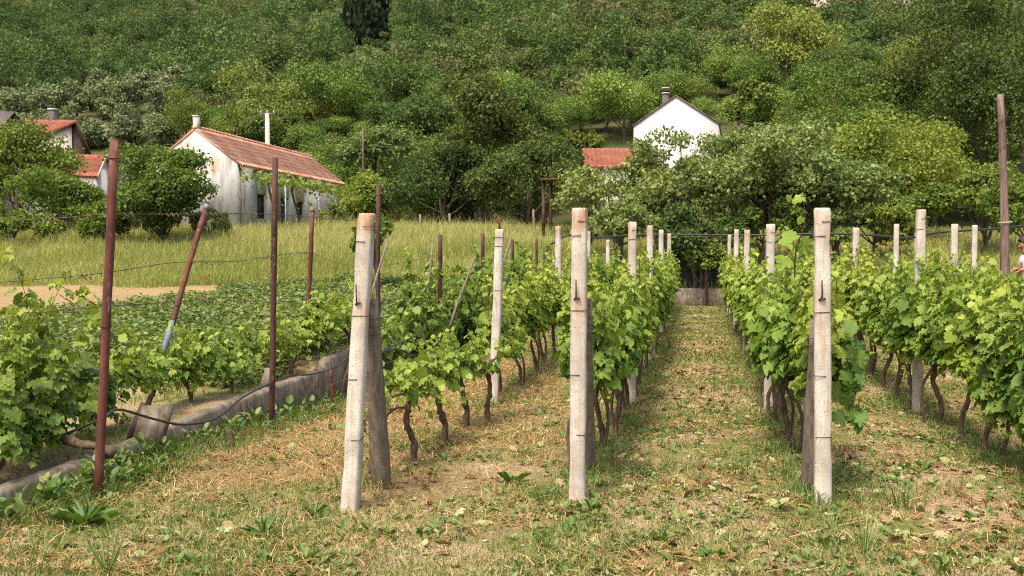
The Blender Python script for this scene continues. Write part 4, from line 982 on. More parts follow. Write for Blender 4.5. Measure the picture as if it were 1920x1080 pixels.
# generic gabled house from ridge and eave pixels
def house(name, label, fl, fr, H, D, rise, wallmat, roofmat, ridge_along, tile=True, over=.25):
    """fl, fr: front-left/right ground corners; ridge_along True: ridge parallel to the front"""
    fl = np.asarray(fl, float); fr = np.asarray(fr, float); u = nrm((fr - fl) * (1, 1, 0)); v = np.array([-u[1], u[0], 0]); W = np.linalg.norm((fr - fl)[:2])
    e = tag(empty(name, fl), label, 'house'); mb = MB()
    if ridge_along:
        sec = [(0, 0), (D, 0), (D, H), (D / 2, H + rise), (0, H)]; A = np.array([v * a + UP * b for a, b in sec]); B = A + u * W
    else:
        sec = [(0, 0), (W, 0), (W, H), (W / 2, H + rise), (0, H)]; A = np.array([u * a + UP * b for a, b in sec]); B = A + v * D
    mb.add(np.concatenate([A, B]), [np.array([[4, 3, 2, 1, 0], [5, 6, 7, 8, 9]]), np.array([[i_, (i_ + 1) % 5, 5 + (i_ + 1) % 5, 5 + i_] for i_ in range(5)])])
    mb.build('wall', wallmat, e)
    r0 = A[3] + UP * .05; al = B[3] - A[3]; an = nrm(al)
    for c in (A[4], A[2]):
        dn = (c + UP * .05) - r0; dn = dn * (1 + over / np.linalg.norm(dn))
        if tile: tiled_roof(r0 - an * over, al + an * 2 * over, dn, .3, .4).build('roof', roofmat, e)
        else: MB().add(*box(r0 - an * over - UP * .04, al + an * 2 * over, dn, UP * .07)).build('roof', roofmat, e)
    return e, u, v
# white gabled house
L0 = atd(1187, 440, 70); R0 = atd(1345, 440, 68.7); gw = min(gzf(*L0[:2]), gzf(*R0[:2])) - .3; L0[2] = R0[2] = gw
eh = (atd(1187, 241, 70)[2] + atd(1345, 228, 68.7)[2]) / 2 - gw; apz = atd(1269, 182, 69.3)[2] - gw - eh
e, u, v = house('white_house', 'white two-storey house with a plain gable and dark round chimney', L0, R0, eh, 9, apz, M['white_wall'], M['greywood'], False, tile=False, over=.10)
p = atd(1248, 195, 70.5) - L0; tz = atd(1248, 163, 70.5)[2] - L0[2]
cb = MB().add(*tube([p * (1, 1, 0) + UP * (p[2] - 1.2), p * (1, 1, 0) + UP * (tz - .55)], .25, 12)); chm = cb.build('chimney', M['chimney_dark'], e)
for q in range(3):
    MB().add(*tube([p * (1, 1, 0) + UP * (tz - .5 + .18 * q), p * (1, 1, 0) + UP * (tz - .42 + .18 * q)], .3, 12)).build('cowl_ring', M['pale_stone'] if q != 1 else M['dark_frame'], chm)
# red annex
L0 = atd(1104, 440, 62); R0 = atd(1215, 440, 62); L0[2] = R0[2] = gzf(*L0[:2]) - .3
e, u, v = house('annex_house', 'low pinkish annex with a bright red tiled roof beside the white house', L0, R0, atd(1104, 313, 62)[2] - L0[2], 4.6, atd(1104, 281, 64)[2] - atd(1104, 313, 62)[2], M['grey_wall'], M['roof_red'], True, over=.3)
# far-left houses
def slab(mb, p, q, back, t=.12):           # roof sheet between two gable points, extruded along back
    mb.add(*box(p, q - p, back, UP * t))
E0 = atd(84, 251, 60); AP = atd(139, 228, 60); E1 = atd(166, 292, 60); BK = atd(50, 226, 67) - AP
gy = gzf(E0[0], E0[1]) - .3; e = tag(empty('village_house', (E0[0], E0[1], gy)), 'far left house with orange roof, dark chimney and dark dormer', 'house'); O = np.array([E0[0], E0[1], gy]); pl = lambda p: p - O
MD = atd(134, 232, 60); fl_ = lambda p: p * (1, 1, 0)
a_, m_, p_, c_ = pl(E0) - UP * .1, pl(MD) - UP * .1, pl(AP) - UP * .1, pl(E1) - UP * .1
bk = BK
def prism(poly, back):
    A = np.array(poly); k = len(A); B = A + back
    return np.concatenate([A, B]), [np.arange(k)[None], (np.arange(k)[::-1] + k)[None], np.array([[i_, k + i_, k + (i_ + 1) % k, (i_ + 1) % k] for i_ in range(k)])]
MB().add(*prism([fl_(a_), fl_(m_), m_, a_], bk)).build('wall', M['grey_wall'], e)
MB().add(*prism([fl_(m_) + bk * .02, fl_(c_) + bk * .02, c_ + bk * .02, p_ + bk * .02, m_ + bk * .02], bk * .96)).build('dark_wall', M['dark_frame'], e)  # right half of the gable, in a darker material than the left half
dn = a_ + UP * .1 - pl(AP); tiled_roof(pl(AP) - nrm(bk) * .3, bk * 1.05, dn * 1.06, .3, .4).build('roof', M['roof_red'], e)
mb = MB(); slab(mb, pl(AP) - nrm(bk) * .5, pl(E1) - nrm(bk) * .5 + (pl(E1) - pl(AP)) * .05, bk * 1.07); mb.build('dark_roof', M['dark_frame'], e)
q_ = atd(100, 229, 63) - O; tz = atd(100, 204, 63)[2] - gy
cm = MB().add(*box(fl_(q_) + (-.2, -.2, q_[2] - 1.0), (.4, 0, 0), (0, .4, 0), UP * (tz - q_[2] + .9))).build('chimney', M['chimney_dark'], e)
MB().add(*box(fl_(q_) + (-.24, -.24, tz - .097), (.48, 0, 0), (0, .48, 0), UP * .1)).build('chimney_cap', M['pale_stone'], cm)
dl = atd(0, 238, 60.5) - O; dr_ = atd(50, 236, 60.5) - O; dt = atd(26, 213, 60.5) - O; db = bk * .5
dm = MB().add(*prism([dl - UP * .8, dr_ - UP * .8, dr_, dt, dl], db)).build('dormer', M['dark_frame'], e)
mb = MB()
for q in (dl, dr_): slab(mb, dt - nrm(db) * .25 + UP * .04, dt + (q - dt) * 1.2 - nrm(db) * .25 + UP * .04, db * 1.1, .1)
mb.build('dormer_roof', M['chimney_dark'], dm)
E0 = atd(180, 330, 53); AP = atd(196, 292, 54.2); O = np.array([E0[0], E0[1], gzf(E0[0], E0[1]) - .3]); pl = lambda p: p - O
e = tag(empty('low_house', O), 'small low building with orange-red roof and pale edge below the left house', 'house')
bk = atd(100, 290, 56) - AP; E2 = AP + (AP - E0) * (1, 1, -1); poly = [fl_(pl(E0)), fl_(pl(E2)), pl(E2), pl(AP) - UP * .1, pl(E0) - UP * .1]
MB().add(*prism(poly, bk)).build('wall', M['white_wall'], e)
tiled_roof(pl(AP) - nrm(bk) * .15, bk * 1.03, (pl(E0) - pl(AP)) * 1.06, .3, .4).build('roof', M['roof_red'], e)
tiled_roof(pl(AP) - nrm(bk) * .15, bk * 1.03, (pl(E2) - pl(AP)) * 1.06, .3, .4).build('roof', M['roof_red'], e)
mb = MB()
for q in (E0, E2): mb.add(*box(pl(AP) - nrm(bk) * .22 - UP * .06, (pl(q) - pl(AP)) * 1.06, nrm(bk) * .06, UP * .2))
mb.build('verge_board', M['pale_stone'], e)
# flat shelter in front of the dark trees
s0 = atd(1019, 437, 40); gz0 = gzf(s0[0], s0[1]); s0[2] = gz0
e = tag(empty('shelter', s0), 'rusty flat-roofed shelter with a single visible post before the dark trees', 'shelter')
hz = atd(1019, 339, 40)[2] - gz0
for dx, dy in ((0, 0), (1.9, .1), (0, 2.0), (1.9, 2.1)): MB().add(*tube([(dx, dy, -.3), (dx, dy, hz)], .07, 7)).build('post', M['rust_dark'], e)
MB().add(*box((-.1, -.3, hz), (2.2, .2, .04), (-.1, 2.8, .1), (0, 0, .07))).build('roof_sheet', M['rust'], e)

# small boundary stakes at the meadow's far edge
for k, (px, t, b_, d) in enumerate([(788, 402, 432, 42), (843, 400, 432, 42), (1000, 392, 430, 43)]):
    q = atd(px, b_, d); z0 = gzf(q[0], q[1]); h = atd(px, t, d)[2] - z0
    o = MB().add(*tube([(0, 0, -.2), (.01, 0, h * .5), (0, 0, h)], [.06, .055, .05], 6)).build('fence_stake', M['greywood'], None); o.location = (q[0], q[1], z0)
    tag(o, ['leaning grey stake at the far meadow edge, left one', 'grey stake at the far meadow edge under the dark trees', 'grey stake at the far meadow edge by the shelter'][k], 'stake', 'grey stakes at the far edge of the meadow')

# ------------------------------------------------------------------ ground cover
def scatter(n, x0, x1, y0, y1, rng, pw=1.0):
    return rng.uniform(x0, x1, n), y0 + (y1 - y0) * rng.uniform(0, 1, n) ** pw
def inview(x, y, m=.05):
    l = x * RT[0] + y * RT[1]; d = x * FW[0] + y * FW[1]; return (np.abs(l / d) < .515 + m) & (d > 3)
rg = np.random.default_rng(31)
SOILP = [(atz(px, py, 0), rx, ry) for px, py, rx, ry in [(930, 985, .40, .10), (1090, 978, .35, .09), (1345, 980, .20, .10), (1540, 992, .30, .09), (1640, 1000, .25, .08), (1800, 985, .35, .10), (1720, 880, .4, .2), (1650, 800, .5, .25), (860, 940, .3, .1), (350, 1050, .25, .08), (1250, 1050, .3, .08), (1560, 1065, .3, .06), (840, 880, .3, .12)]]
def soilp(x, y):
    o = 0 * x
    for p, rx, ry in SOILP: o = np.maximum(o, np.exp(-(((x - p[0]) / rx) ** 2 + ((y - p[1]) / (ry * 2.2)) ** 2) ** 1.5))
    return o
def patch(x, y, s, k=0.): return bump(x, y, s, k) / 1.2
under = lambda x: np.exp(-(np.min(np.abs(np.asarray(x)[:, None] - np.array([X1, X2, X3, X4, X5, X6])[None]), 1) / .28) ** 2)
# green short grass
mb = MB()
x, y = scatter(420000, -4.2, 8, 4.3, 29.8, rg, 1.9); k = inview(x, y); x, y = x[k], y[k]
dens = .82 - .95 * soilp(x, y) + .55 * patch(x, y, 1.6) + .3 * patch(x, y, 5.1, 1) + .32 * under(x) + .5 * (1 - ss(5.6, 6.8, y)) - .95 * straw_mask(x, y)
k = rg.random(len(x)) < np.clip(dens, .03, 1); x, y = x[k], y[k]
n = len(x); h = rg.uniform(.02, .055, n) * (1 + .9 * under(x) * rg.random(n)) * (1 + .25 * patch(x, y, 2.)); h *= np.where(rg.random(n) < .02, 2.0, 1)
dist = ss(6, 20, y)
tnt = np.clip(.02 + .30 * patch(x, y, 2.7, 2) + rg.normal(0, .22, n), 0, 1)
blades(mb, np.stack([x, y, gz(x, y) - .004], 1), rdir(n, rg) * (1, 1, 0), h, .0052 + .007 * dist, rg.uniform(.2, 1.1, n), tnt, rg)
tag(mb.build('grass', M['grass']), 'short patchy grass growing between the vine rows', 'grass', kind='stuff')
# straw
mb = MB()
x, y = scatter(300000, -4.15, 8, 4.5, 24, rg, 1.8); k = inview(x, y); x, y = x[k], y[k]
dens = straw_mask(x, y) * 1.0 + .12 - .1 * soilp(x, y) + .22 * patch(x, y, 3.3, 4)
k = rg.random(len(x)) < np.clip(dens, .05, 1); x, y = x[k], y[k]; n = len(x)
a = rg.uniform(0, 2 * PI, n); D = np.stack([np.cos(a), np.sin(a), rg.normal(0.12, .18, n)], 1); L_ = rg.uniform(.03, .13, n)
Pn = np.stack([x, y, gz(x, y) + rg.uniform(.0, .034, n)], 1)
T_ST = (np.array([[-.5, 0, 0], [.5, 0, 0], [.42, .5, .14], [-.42, .5, .14], [.25, 1, 0], [-.25, 1, 0]]), np.array([[0, 1, 2, 3], [3, 2, 4, 5]]))
leaves(mb, Pn, D, np.tile((0, 0, 1.), (n, 1)) + rg.normal(0, .3, (n, 3)), L_, T_ST, np.clip(rg.normal(.1, .3, n), 0, 1), (.0046 + .005 * ss(6, 16, y)) / L_)
tag(mb.build('straw', M['straw']), 'golden dry mown straw lying on the vineyard ground', 'straw', kind='stuff')
# broad weeds
mb = MB()
x, y = scatter(17000, -4.15, 8, 4.5, 29, rg, 1.6); k = inview(x, y); x, y = x[k], y[k]
wall_w = np.exp(-((x - WALLX - .26) / .2) ** 2) * (y < 13)
dens = .36 + .5 * patch(x, y, 1.9, 5) + .4 * under(x) + .9 * wall_w - .5 * straw_mask(x, y)
k = rg.random(len(x)) < np.clip(dens, .02, 1); x, y = x[k], y[k]; n = len(x); wall_w = wall_w[k]
m_ = 7; s = rg.uniform(.018, .05, n) * (1 + .8 * wall_w); a = rg.uniform(0, 2 * PI, (n, m_)); el = rg.uniform(.05, .8, (n, m_)) + .3 * wall_w[:, None]
D = np.stack([np.cos(a) * np.cos(el), np.sin(a) * np.cos(el), np.sin(el)], -1).reshape(-1, 3)
Pn = np.repeat(np.stack([x, y, gz(x, y)], 1), m_, 0) + D * np.repeat(s, m_)[:, None] * rg.uniform(.1, .9, n * m_)[:, None] + (0, 0, .008) + np.repeat(wall_w, m_)[:, None] * rg.uniform(0, .15, (n * m_, 1)) * (0, 0, 1)
leaves(mb, Pn, D, np.tile((0, 0, 1.), (n * m_, 1)) + rg.normal(0, .25, (n * m_, 3)), np.repeat(s, m_) * rg.uniform(.7, 1.3, n * m_), T_OVAL, np.repeat(np.clip(rg.normal(.1, .3, n), 0, 1), m_), rg.uniform(.6, 1.1, n * m_))
tag(mb.build('weeds', M['weed']), 'small broad-leaved weeds spread over the ground and along the terrace wall', 'weeds', kind='stuff')
# long grass at wall foot and post feet
mb = MB()
x, y = scatter(3600, WALLX + .09, WALLX + .6, 5.2, 14, rg, 1.2); n = len(x)
xx = [x]; yy_ = [y]
for Xr in (X1, X2, X3, X4):
    for _ in range(24):
        c = Xr + rg.normal(0, .12); cy = rg.uniform(6.3, 18); m_ = 40; xx.append(c + rg.normal(0, .05, m_)); yy_.append(cy + rg.normal(0, .06, m_))
x = np.concatenate(xx); y = np.concatenate(yy_); n = len(x)
blades(mb, np.stack([x, y, gz(x, y) - .01], 1), rdir(n, rg) * (1, 1, 0), rg.uniform(.06, .2, n), .006, rg.uniform(.2, .9, n), np.clip(rg.normal(-.1, .25, n), 0, 1), rg)
tag(mb.build('long_grass', M['weed']), 'longer green grass along the terrace wall and under the vines', 'grass', kind='stuff')
# dead leaves
mb = MB()
x, y = scatter(26000, -4.1, 8, 4.6, 29, rg, 1.5); k = inview(x, y); x, y = x[k], y[k]
alley = np.exp(-((x) / .5) ** 2) + .7 * np.exp(-((x - 1.6) / .5) ** 2) + .3
k = rg.random(len(x)) < np.clip(alley * (.6 + .5 * patch(x, y, 2.3, 7)), .03, 1); x, y = x[k], y[k]; n = len(x)
a = rg.uniform(0, 2 * PI, n); D = np.stack([np.cos(a), np.sin(a), rg.normal(0, .3, n)], 1)
leaves(mb, np.stack([x, y, gz(x, y) + rg.uniform(.008, .03, n)], 1), D, np.tile((0, 0, 1.), (n, 1)) + rg.normal(0, .45, (n, 3)), rg.uniform(.03, .085, n), T_VINE, np.where(rg.random(n) < .25, rg.uniform(.6, 1, n), 0), rg.uniform(.6, 1, n))
tag(mb.build('fallen_leaves', M['litter']), 'brown and pale fallen vine leaves littering the alleys', 'fallen leaves', kind='stuff')
# pebbles
mb = MB(); x, y = scatter(900, -4.0, 7, 4.6, 22, rg, 1.5); k = inview(x, y); x, y = x[k], y[k]; n = len(x)
oct_ = np.array([[1, 0, 0], [0, 1, 0], [-1, 0, 0], [0, -1, 0], [0, 0, 1], [0, 0, -1.]]); of = np.array([[0, 1, 4], [1, 2, 4], [2, 3, 4], [3, 0, 4], [1, 0, 5], [2, 1, 5], [3, 2, 5], [0, 3, 5]])
S_ = rg.uniform(.006, .024, (n, 1, 3)) * (1.2, 1, .6); Vp = oct_[None] * (1 + rg.normal(0, .12, (n, 6, 1))) * S_ + np.stack([x, y, gz(x, y) + .006], 1)[:, None]
mb.add(Vp.reshape(-1, 3), (of[None] + (np.arange(n) * 6)[:, None, None]).reshape(-1, 3)); tag(mb.build('pebbles', M['rock'], None, True), 'scattered small pale stones on the soil', 'pebbles', kind='stuff')
# meadow
mb = MB()
x, y = scatter(330000, -34, 2.5, 23.3, 46, rg, 1.0); k = inview(x, y, .08) & (x < -1.0 - .0 * y); x, y = x[k], y[k]
k = ~((y < 24.2) & (x > -7)) & ((x - C0[0]) * nL[0] + (y - C0[1]) * nL[1] > -.2) | (y < C0[1] - .3); x, y = x[k], y[k]
edge = np.where(x < -11, 24.3, 25.4) + .4 * np.sin(x * 1.4); k = y > edge; x, y = x[k], y[k]; n = len(x)
hh = rg.uniform(.22, .62, n) * (1 + .25 * patch(x, y, .8)) * (.55 + .45 * ss(24, 30, y)) * np.where(rg.random(n) < .05, 1.5, 1) * (1 + .3 * patch(x, y, .35, 5)) * np.where(x > -5, .6, 1)
tnt = np.clip(.08 + .75 * ss(28, 38, y) + .35 * patch(x, y, .5, 3) + rg.normal(0, .25, n) - .3 * (x > -6), 0, 1)
blades(mb, np.stack([x, y, gz(x, y) - .02], 1), rdir(n, rg) * (1, 1, 0), hh, .016, rg.uniform(.1, .7, n), tnt, rg)
tag(mb.build('meadow_grass', M['meadow']), 'tall yellow-green meadow grass in front of the old house', 'grass', kind='stuff')
# crop field
mb = MB()
n = 52000
x, y = scatter(n, -13, WALLX - .35, 9.5, 25.6, rg, 1.0); k = inview(x, y, .06); x, y = x[k], y[k]
k = (x > -11.3 - .3 * np.sin(y * 1.7)) & (y < 25.2 + .3 * np.sin(x * 2)); x, y = x[k], y[k]
k = rg.random(len(x)) < np.clip(.75 + .45 * np.cos((x + .1 * y) * 2 * PI / .75) * .8 + .12 * patch(x, y, 1.3), .1, 1); x, y = x[k], y[k]; n = len(x); m_ = 5
a = rg.uniform(0, 2 * PI, (n, m_)); el = rg.uniform(-.1, .9, (n, m_)); D = np.stack([np.cos(a) * np.cos(el), np.sin(a) * np.cos(el), np.sin(el)], -1).reshape(-1, 3)
Pn = np.repeat(np.stack([x, y, gz(x, y)], 1), m_, 0) + D * .07 * rg.uniform(.2, 1.4, (n * m_, 1)) + np.stack([0 * D[:, 0], 0 * D[:, 0], rg.uniform(.02, .24, n * m_) * np.repeat(.45 + .6 * rg.random(n) + .35 * patch(x, y, 2.2, 1), m_)], 1)
leaves(mb, Pn, D - (0, 0, .35), np.tile((0, 0, 1.), (n * m_, 1)) + rg.normal(0, .4, (n * m_, 3)), rg.uniform(.045, .085, n * m_), T_OVAL, np.clip(np.repeat(.25 + .4 * patch(x, y, 1.1, 2) + rg.normal(0, .25, n), m_) + rg.normal(0, .15, n * m_), 0, 1))
tag(mb.build('crop_leaves', M['crop']), 'blue-green potato plants covering the field behind the terrace vines', 'crop', kind='stuff')
# terrace grass under the old vines
mb = MB(); x, y = scatter(60000, -12, WALLX - .1, 5.5, 25, rg, 1.1); k = inview(x, y); x, y = x[k], y[k]
k = (rg.random(len(x)) < np.clip(.3 + .4 * ss(8, 11, y) + .5 * patch(x, y, 1.5), .05, 1)) & ((x > -11.3) | (rg.random(len(x)) < .12)); x, y = x[k], y[k]; n = len(x)
blades(mb, np.stack([x, y, gz(x, y) - .01], 1), rdir(n, rg) * (1, 1, 0), rg.uniform(.04, .16, n) * (1 + .9 * (y > 11) * rg.random(n)), .008, rg.uniform(.2, .9, n), np.clip(rg.normal(.2, .3, n), 0, 1), rg)
tag(mb.build('terrace_grass', M['grass']), 'sparse grass on the soil of the left terrace', 'grass', kind='stuff')
# grass behind the vineyard end and at the field's right
mb = MB(); x, y = scatter(60000, -4, 22, YEND + .3, 46, rg, 1.0); k = inview(x, y); x, y = x[k], y[k]; n = len(x)
blades(mb, np.stack([x, y, gz(x, y) - .02], 1), rdir(n, rg) * (1, 1, 0), rg.uniform(.15, .5, n), .02, rg.uniform(.2, .8, n), np.clip(.1 + rg.normal(0, .3, n), 0, 1), rg)
tag(mb.build('rough_grass', M['meadow']), 'rough grass under the trees behind the vineyard', 'grass', kind='stuff')

# individual plants in front
def dock(px, py, s, label, n=13, seed=0, mat='weed', tint=0.):
    rr = np.random.default_rng(seed); b = atz(px, py, 0); b[2] = gzf(b[0], b[1]); mb = MB()
    a = rr.uniform(0, 2 * PI, n); el = rr.uniform(.1, .9, n); D = np.stack([np.cos(a) * np.cos(el), np.sin(a) * np.cos(el), np.sin(el)], -1)
    leaves(mb, D * s * .12 + (0, 0, .01), D + rr.normal(0, .18, (n, 3)), np.tile((0, 0, 1.), (n, 1)) + rr.normal(0, .2, (n, 3)) - D * .2, s * rr.uniform(.7, 1.2, n), T_OVAL, tint + rr.uniform(-.3, .2, n), rr.uniform(.22, .42, n))
    e = tag(empty('dock_plant', b), label, 'weed'); mb.build('foliage', M[mat], e)
dock(160, 985, .19, 'dock plant with long dark leaves in front of the tall rusty pole', 26, 1)
dock(495, 1003, .12, 'small dark dock plant on the grass in front, right of the long-leaved one', 14, 2, tint=-.3)
dock(590, 965, .085, 'low green rosette at the foot of the leaning post', 14, 3)
dock(250, 905, .13, 'leafy weed right of the foot of the tall rusty pole', 26, 4)
dock(960, 905, .13, 'green rosette on the straw between the leaning and the upright post', 12, 5)
dock(575, 1058, .10, 'pale cut rosette at the bottom edge of the grass', 16, 6, tint=.5)
dock(1110, 960, .10, 'low rosette by the foot of the upright post', 10, 7)
def tuft(px, py, h, n, label, seed, spread=.05, bend=(.2, 1.0)):
    rr = np.random.default_rng(seed + 50); b = atz(px, py, 0); b[2] = gzf(b[0], b[1]) - .005; mb = MB()
    P_ = rr.normal(0, 1, (n, 3)) * (spread, spread, 0)
    blades(mb, P_, nrm(P_ + rr.normal(0, spread * .6, (n, 3)) * (1, 1, 0)), h * rr.uniform(.5, 1.1, n), .0065, rr.uniform(*bend, n), rr.uniform(0, .3, n), rr)
    e = tag(empty('grass_tuft', b), label, 'grass tuft'); mb.build('blades', M['weed'], e)
tuft(1690, 950, .26, 60, 'tall green grass tuft on the ground right of the clean post', 1, .07)
tuft(1622, 1040, .40, 16, 'sparse wiry grass tuft in front of the clean post foot', 2, .003, (.2, 1.1))
tuft(1020, 940, .12, 60, 'short grass tuft left of the upright post foot', 3, .05)
tuft(1385, 885, .16, 60, 'dark grass tuft on the alley left of the clean post', 4, .06)
tuft(200, 1075, .42, 20, 'long pale grass stems at the bottom left corner', 5, .003, (.3, 1.1))
tuft(60, 1060, .22, 90, 'green grass clump at the bottom left edge', 6, .2)
tuft(1865, 1015, .09, 26, 'small upright green sprig on the ground at the right', 7, .02, (.1, .5))
for k, (pts, lab) in enumerate([([(1480, 1010), (1560, 992), (1648, 970)], 'pale dry stick on the ground in front of the clean post'), ([(1725, 1000), (1790, 988), (1850, 970)], 'pale dry twig on the ground at the right'), ([(1465, 1078), (1500, 1070), (1556, 1057)], 'short pale stick at the bottom edge'), ([(1590, 905), (1600, 930), (1615, 950)], 'thin twig leaning at the foot of the clean post')]):
    P = np.array([atz(x_, y_, .02) for x_, y_ in pts]); P[:, 2] = [gzf(a_, b_) + .02 for a_, b_ in P[:, :2]]
    strand('dry_stick', list(P), .005, M['drystick'] if k < 3 else M['bark'], lab, 'stick', 10, 6, 'dry sticks on the ground')
for k, (px, py, d) in enumerate([(190, 497, 25.5), (383, 520, 24.2), (392, 516, 24.6), (26, 488, 27)]):
    q = atd(px, py, d); gz0 = gzf(q[0], q[1]); h = max(q[2] - gz0, .3)
    e = tag(empty('poppy', (q[0], q[1], gz0)), ['red poppy in the meadow left of the tall rusty pole', 'red poppy by the leaning pipe, lower of two', 'red poppy by the leaning pipe, upper of two', 'red poppy in the meadow at the far left'][k], 'poppy')
    MB().add(*tube([(0, 0, 0), (.01, 0, h * .5), (0, 0, h)], .004, 5)).build('stem', M['weed'], e)
    mb = MB(); a = np.arange(4) * PI / 2; leaves(mb, np.tile((0, 0, h), (4, 1)), np.stack([np.cos(a), np.sin(a), .4 + 0 * a], 1), np.tile((0, 0, 1.), (4, 1)), .075, T_OVAL, 0, 1.5)
    if 'poppy_red' not in M: M['poppy_red'] = mat_noise('poppy_petal', [(.3, (.55, .04, .015)), (.7, (.68, .09, .03))], 20, .6, 0, .001)
    mb.build('petals', M['poppy_red'], e)
# ------------------------------------------------------------------ worker at the right frame edge
def skinned(name, verts, edges, mat, parent, sub=2, root=0):
    me = bpy.data.meshes.new(name); me.from_pydata([v[:3] for v in verts], edges, []); me.materials.append(mat)
    o = bpy.data.objects.new(name, me); COL.objects.link(o); o.parent = parent
    md = o.modifiers.new('skin', 'SKIN'); md.use_smooth_shade = True
    if not me.skin_vertices: 
        bpy.context.view_layer.objects.active = o
    for i_, v in enumerate(verts):
        r_ = v[3] if isinstance(v[3], tuple) else (v[3], v[3])
        me.skin_vertices[0].data[i_].radius = r_
        me.skin_vertices[0].data[i_].use_root = (i_ == root)
    sm = o.modifiers.new('sub', 'SUBSURF'); sm.levels = sub; sm.render_levels = sub
    return o
M['skin'] = mat_noise('tanned_skin', [(.3, (.30, .135, .075)), (.7, (.40, .19, .11))], 6, .55, .1, .002)
M['hair'] = mat_noise('dark_hair', [(.3, (.02, .013, .010)), (.7, (.05, .03, .022))], 30, .6, .5, .004, None, (1, 1, .3))
M['shirt'] = mat_noise('white_cotton', [(.3, (.62, .60, .58)), (.7, (.76, .75, .73))], 7, .9, .3, .01)
M['trousers'] = mat_noise('dark_cotton', [(.3, (.04, .045, .06)), (.7, (.08, .085, .10))], 7, .9, .3, .01)
pw = atd(1934, 480, 16.5); pz = gzf(pw[0], pw[1]); pz = max(pz, -.02)
pe = tag(empty('person', (pw[0], pw[1], pz), PI + YAW * .5), 'dark-haired person in a white top tending vines at the right frame edge', 'person')
# local +x is the facing direction
B = [(0, 0, .96, (.13, .16)), (.01, 0, 1.10, (.115, .145)), (.03, 0, 1.28, (.125, .165)), (.055, 0, 1.42, (.10, .15)), (.085, 0, 1.50, .055), (.105, 0, 1.56, .052),
     (.115, 0, 1.64, (.092, .078)), (.115, 0, 1.705, (.088, .078)), (.165, 0, 1.585, (.045, .045)), (.212, 0, 1.612, (.016, .014))]
E = [(0, 1), (1, 2), (2, 3), (3, 4), (4, 5), (5, 6), (6, 7), (5, 8), (6, 9)]
def addv(*v): B.append(v); return len(B) - 1
for sg in (-1, 1):
    hip = addv(.0, sg * .10, .88, .092); kn = addv(.03, sg * .12, .50, .06); cf = addv(.0, sg * .125, .33, .056); an = addv(-.02, sg * .13, .09, .038); to = addv(.13, sg * .15, .035, (.035, .045))
    E += [(0, hip), (hip, kn), (kn, cf), (cf, an), (an, to)]
    sh = addv(.055, sg * .185, 1.42, .06); el = addv(-.02, sg * .26, 1.13, .042); fa = addv(.05, sg * .25, 1.16, .041); wr = addv(.125, sg * .17, 1.225, .027); pa = addv(.17, sg * .15, 1.237, (.02, .036))
    E += [(3, sh), (sh, el), (el, fa), (fa, wr), (wr, pa)]
    pk = addv(.205, sg * .15, 1.237, (.014, .036)); E.append((pa, pk))
    for q, (dy, ln_) in enumerate([(.030, .062), (.010, .072), (-.010, .068), (-.028, .052)]):
        f1 = addv(.225, sg * .15 + dy, 1.238, .0095); f2 = addv(.225 + ln_ * .5, sg * .15 + dy * 1.1 - sg * .004, 1.228 - .004 * q, .009); f3 = addv(.225 + ln_ * .8, sg * .15 + dy * 1.1 - sg * .008, 1.20 - .004 * q, .0075)
        E += [(pk, f1), (f1, f2), (f2, f3)]
    t1 = addv(.17, sg * .113, 1.245, .012); t2 = addv(.205, sg * .098, 1.24, .0105); t3 = addv(.233, sg * .10, 1.225, .0085); E += [(pa, t1), (t1, t2), (t2, t3)]
skinned('body', B, E, M['skin'], pe)
S_ = [(0, 0, .90, (.15, .18)), (.0, 0, 1.02, (.145, .172)), (.02, 0, 1.2, (.14, .175)), (.045, 0, 1.36, (.135, .18)), (.066, 0, 1.475, (.08, .10))]
SE = [(0, 1), (1, 2), (2, 3), (3, 4)]
for sg in (-1, 1):
    S_ += [(.055, sg * .185, 1.425, .078), (.03, sg * .23, 1.29, .066), (.018, sg * .24, 1.24, .064)]; k = len(S_); SE += [(3, k - 3), (k - 3, k - 2), (k - 2, k - 1)]
skinned('shirt', S_, SE, M['shirt'], pe)
Q = [(0, 0, .98, (.138, .168))]; QE = []
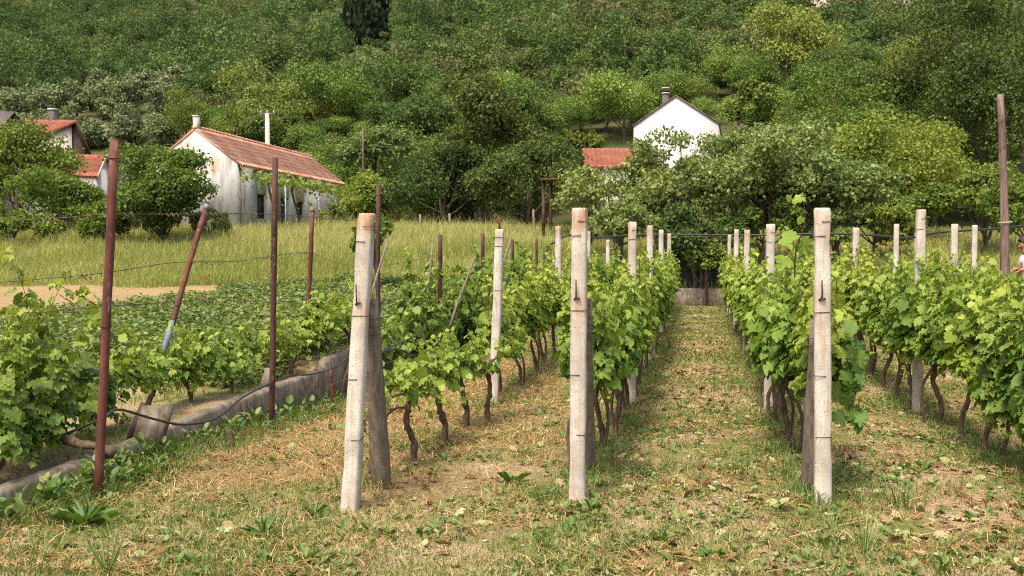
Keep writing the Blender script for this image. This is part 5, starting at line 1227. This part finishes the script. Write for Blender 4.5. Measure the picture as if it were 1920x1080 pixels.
for sg in (-1, 1):
    Q += [(.0, sg * .10, .86, .108), (.03, sg * .12, .50, .078), (.0, sg * .127, .30, .07), (-.02, sg * .13, .08, .062)]; k = len(Q); QE += [(0, k - 4), (k - 4, k - 3), (k - 3, k - 2), (k - 2, k - 1)]
skinned('trousers', Q, QE, M['trousers'], pe)
for sg in (-1, 1): skinned('shoe', [(-.06, sg * .13, .045, (.04, .045)), (.04, sg * .14, .045, (.04, .047)), (.17, sg * .155, .035, (.03, .042))], [(0, 1), (1, 2)], M['dark_frame'], pe)
# hair: shell over the skull with an uneven edge
rr = np.random.default_rng(6); mb = MB(); nu, nv = 28, 14; Vh = []
for a_ in range(nv):
    for b_ in range(nu):
        ph = b_ / nu * 2 * PI; fr_ = .5 + .5 * math.cos(ph); th = a_ / (nv - 1) * (1.95 - .85 * fr_ ** 2); k_ = 1 + .05 * math.sin(ph * 7 + th * 9) + rr.normal(0, .012)
        Vh.append((.108 + .106 * math.sin(th) * math.cos(ph) * k_, .097 * math.sin(th) * math.sin(ph) * k_, 1.678 + .118 * math.cos(th) * k_))
i = np.arange(nv - 1)[:, None] * nu; j = np.arange(nu)[None]
mb.add(Vh, np.stack([i + j, i + nu + j, i + nu + (j + 1) % nu, i + (j + 1) % nu], -1).reshape(-1, 4)).build('hair', M['hair'], pe, True)
for sg in (-1, 1):
    MB().add(*tube([(.186, sg * .030, 1.645), (.196, sg * .030, 1.645), (.2, sg * .030, 1.645)], [.009, .011, .004], 8)).build('eye', M['hair'], pe, True)
    MB().add(*tube([(.185, sg * .048, 1.667), (.198, sg * .03, 1.672), (.200, sg * .012, 1.668)], [.003, .006, .004], 6)).build('eyebrow', M['hair'], pe, True)
    MB().add(*tube(spline([(.105, sg * .074, 1.665), (.09, sg * .088, 1.66), (.088, sg * .088, 1.635), (.1, sg * .078, 1.61)], 8), .010, 6)).build('ear', M['skin'], pe, True)
MB().add(*tube(spline([(.187, -.022, 1.588), (.205, 0, 1.587), (.187, .022, 1.588)], 7), [.003, .005, .006, .006, .006, .005, .003], 6)).build('mouth', M['rust'], pe, True)

for o in sc.objects:                      # walls, fences and poles are things of their own
    if o.parent is None and o.get('category') and not o.get('kind'): o['kind'] = 'thing'
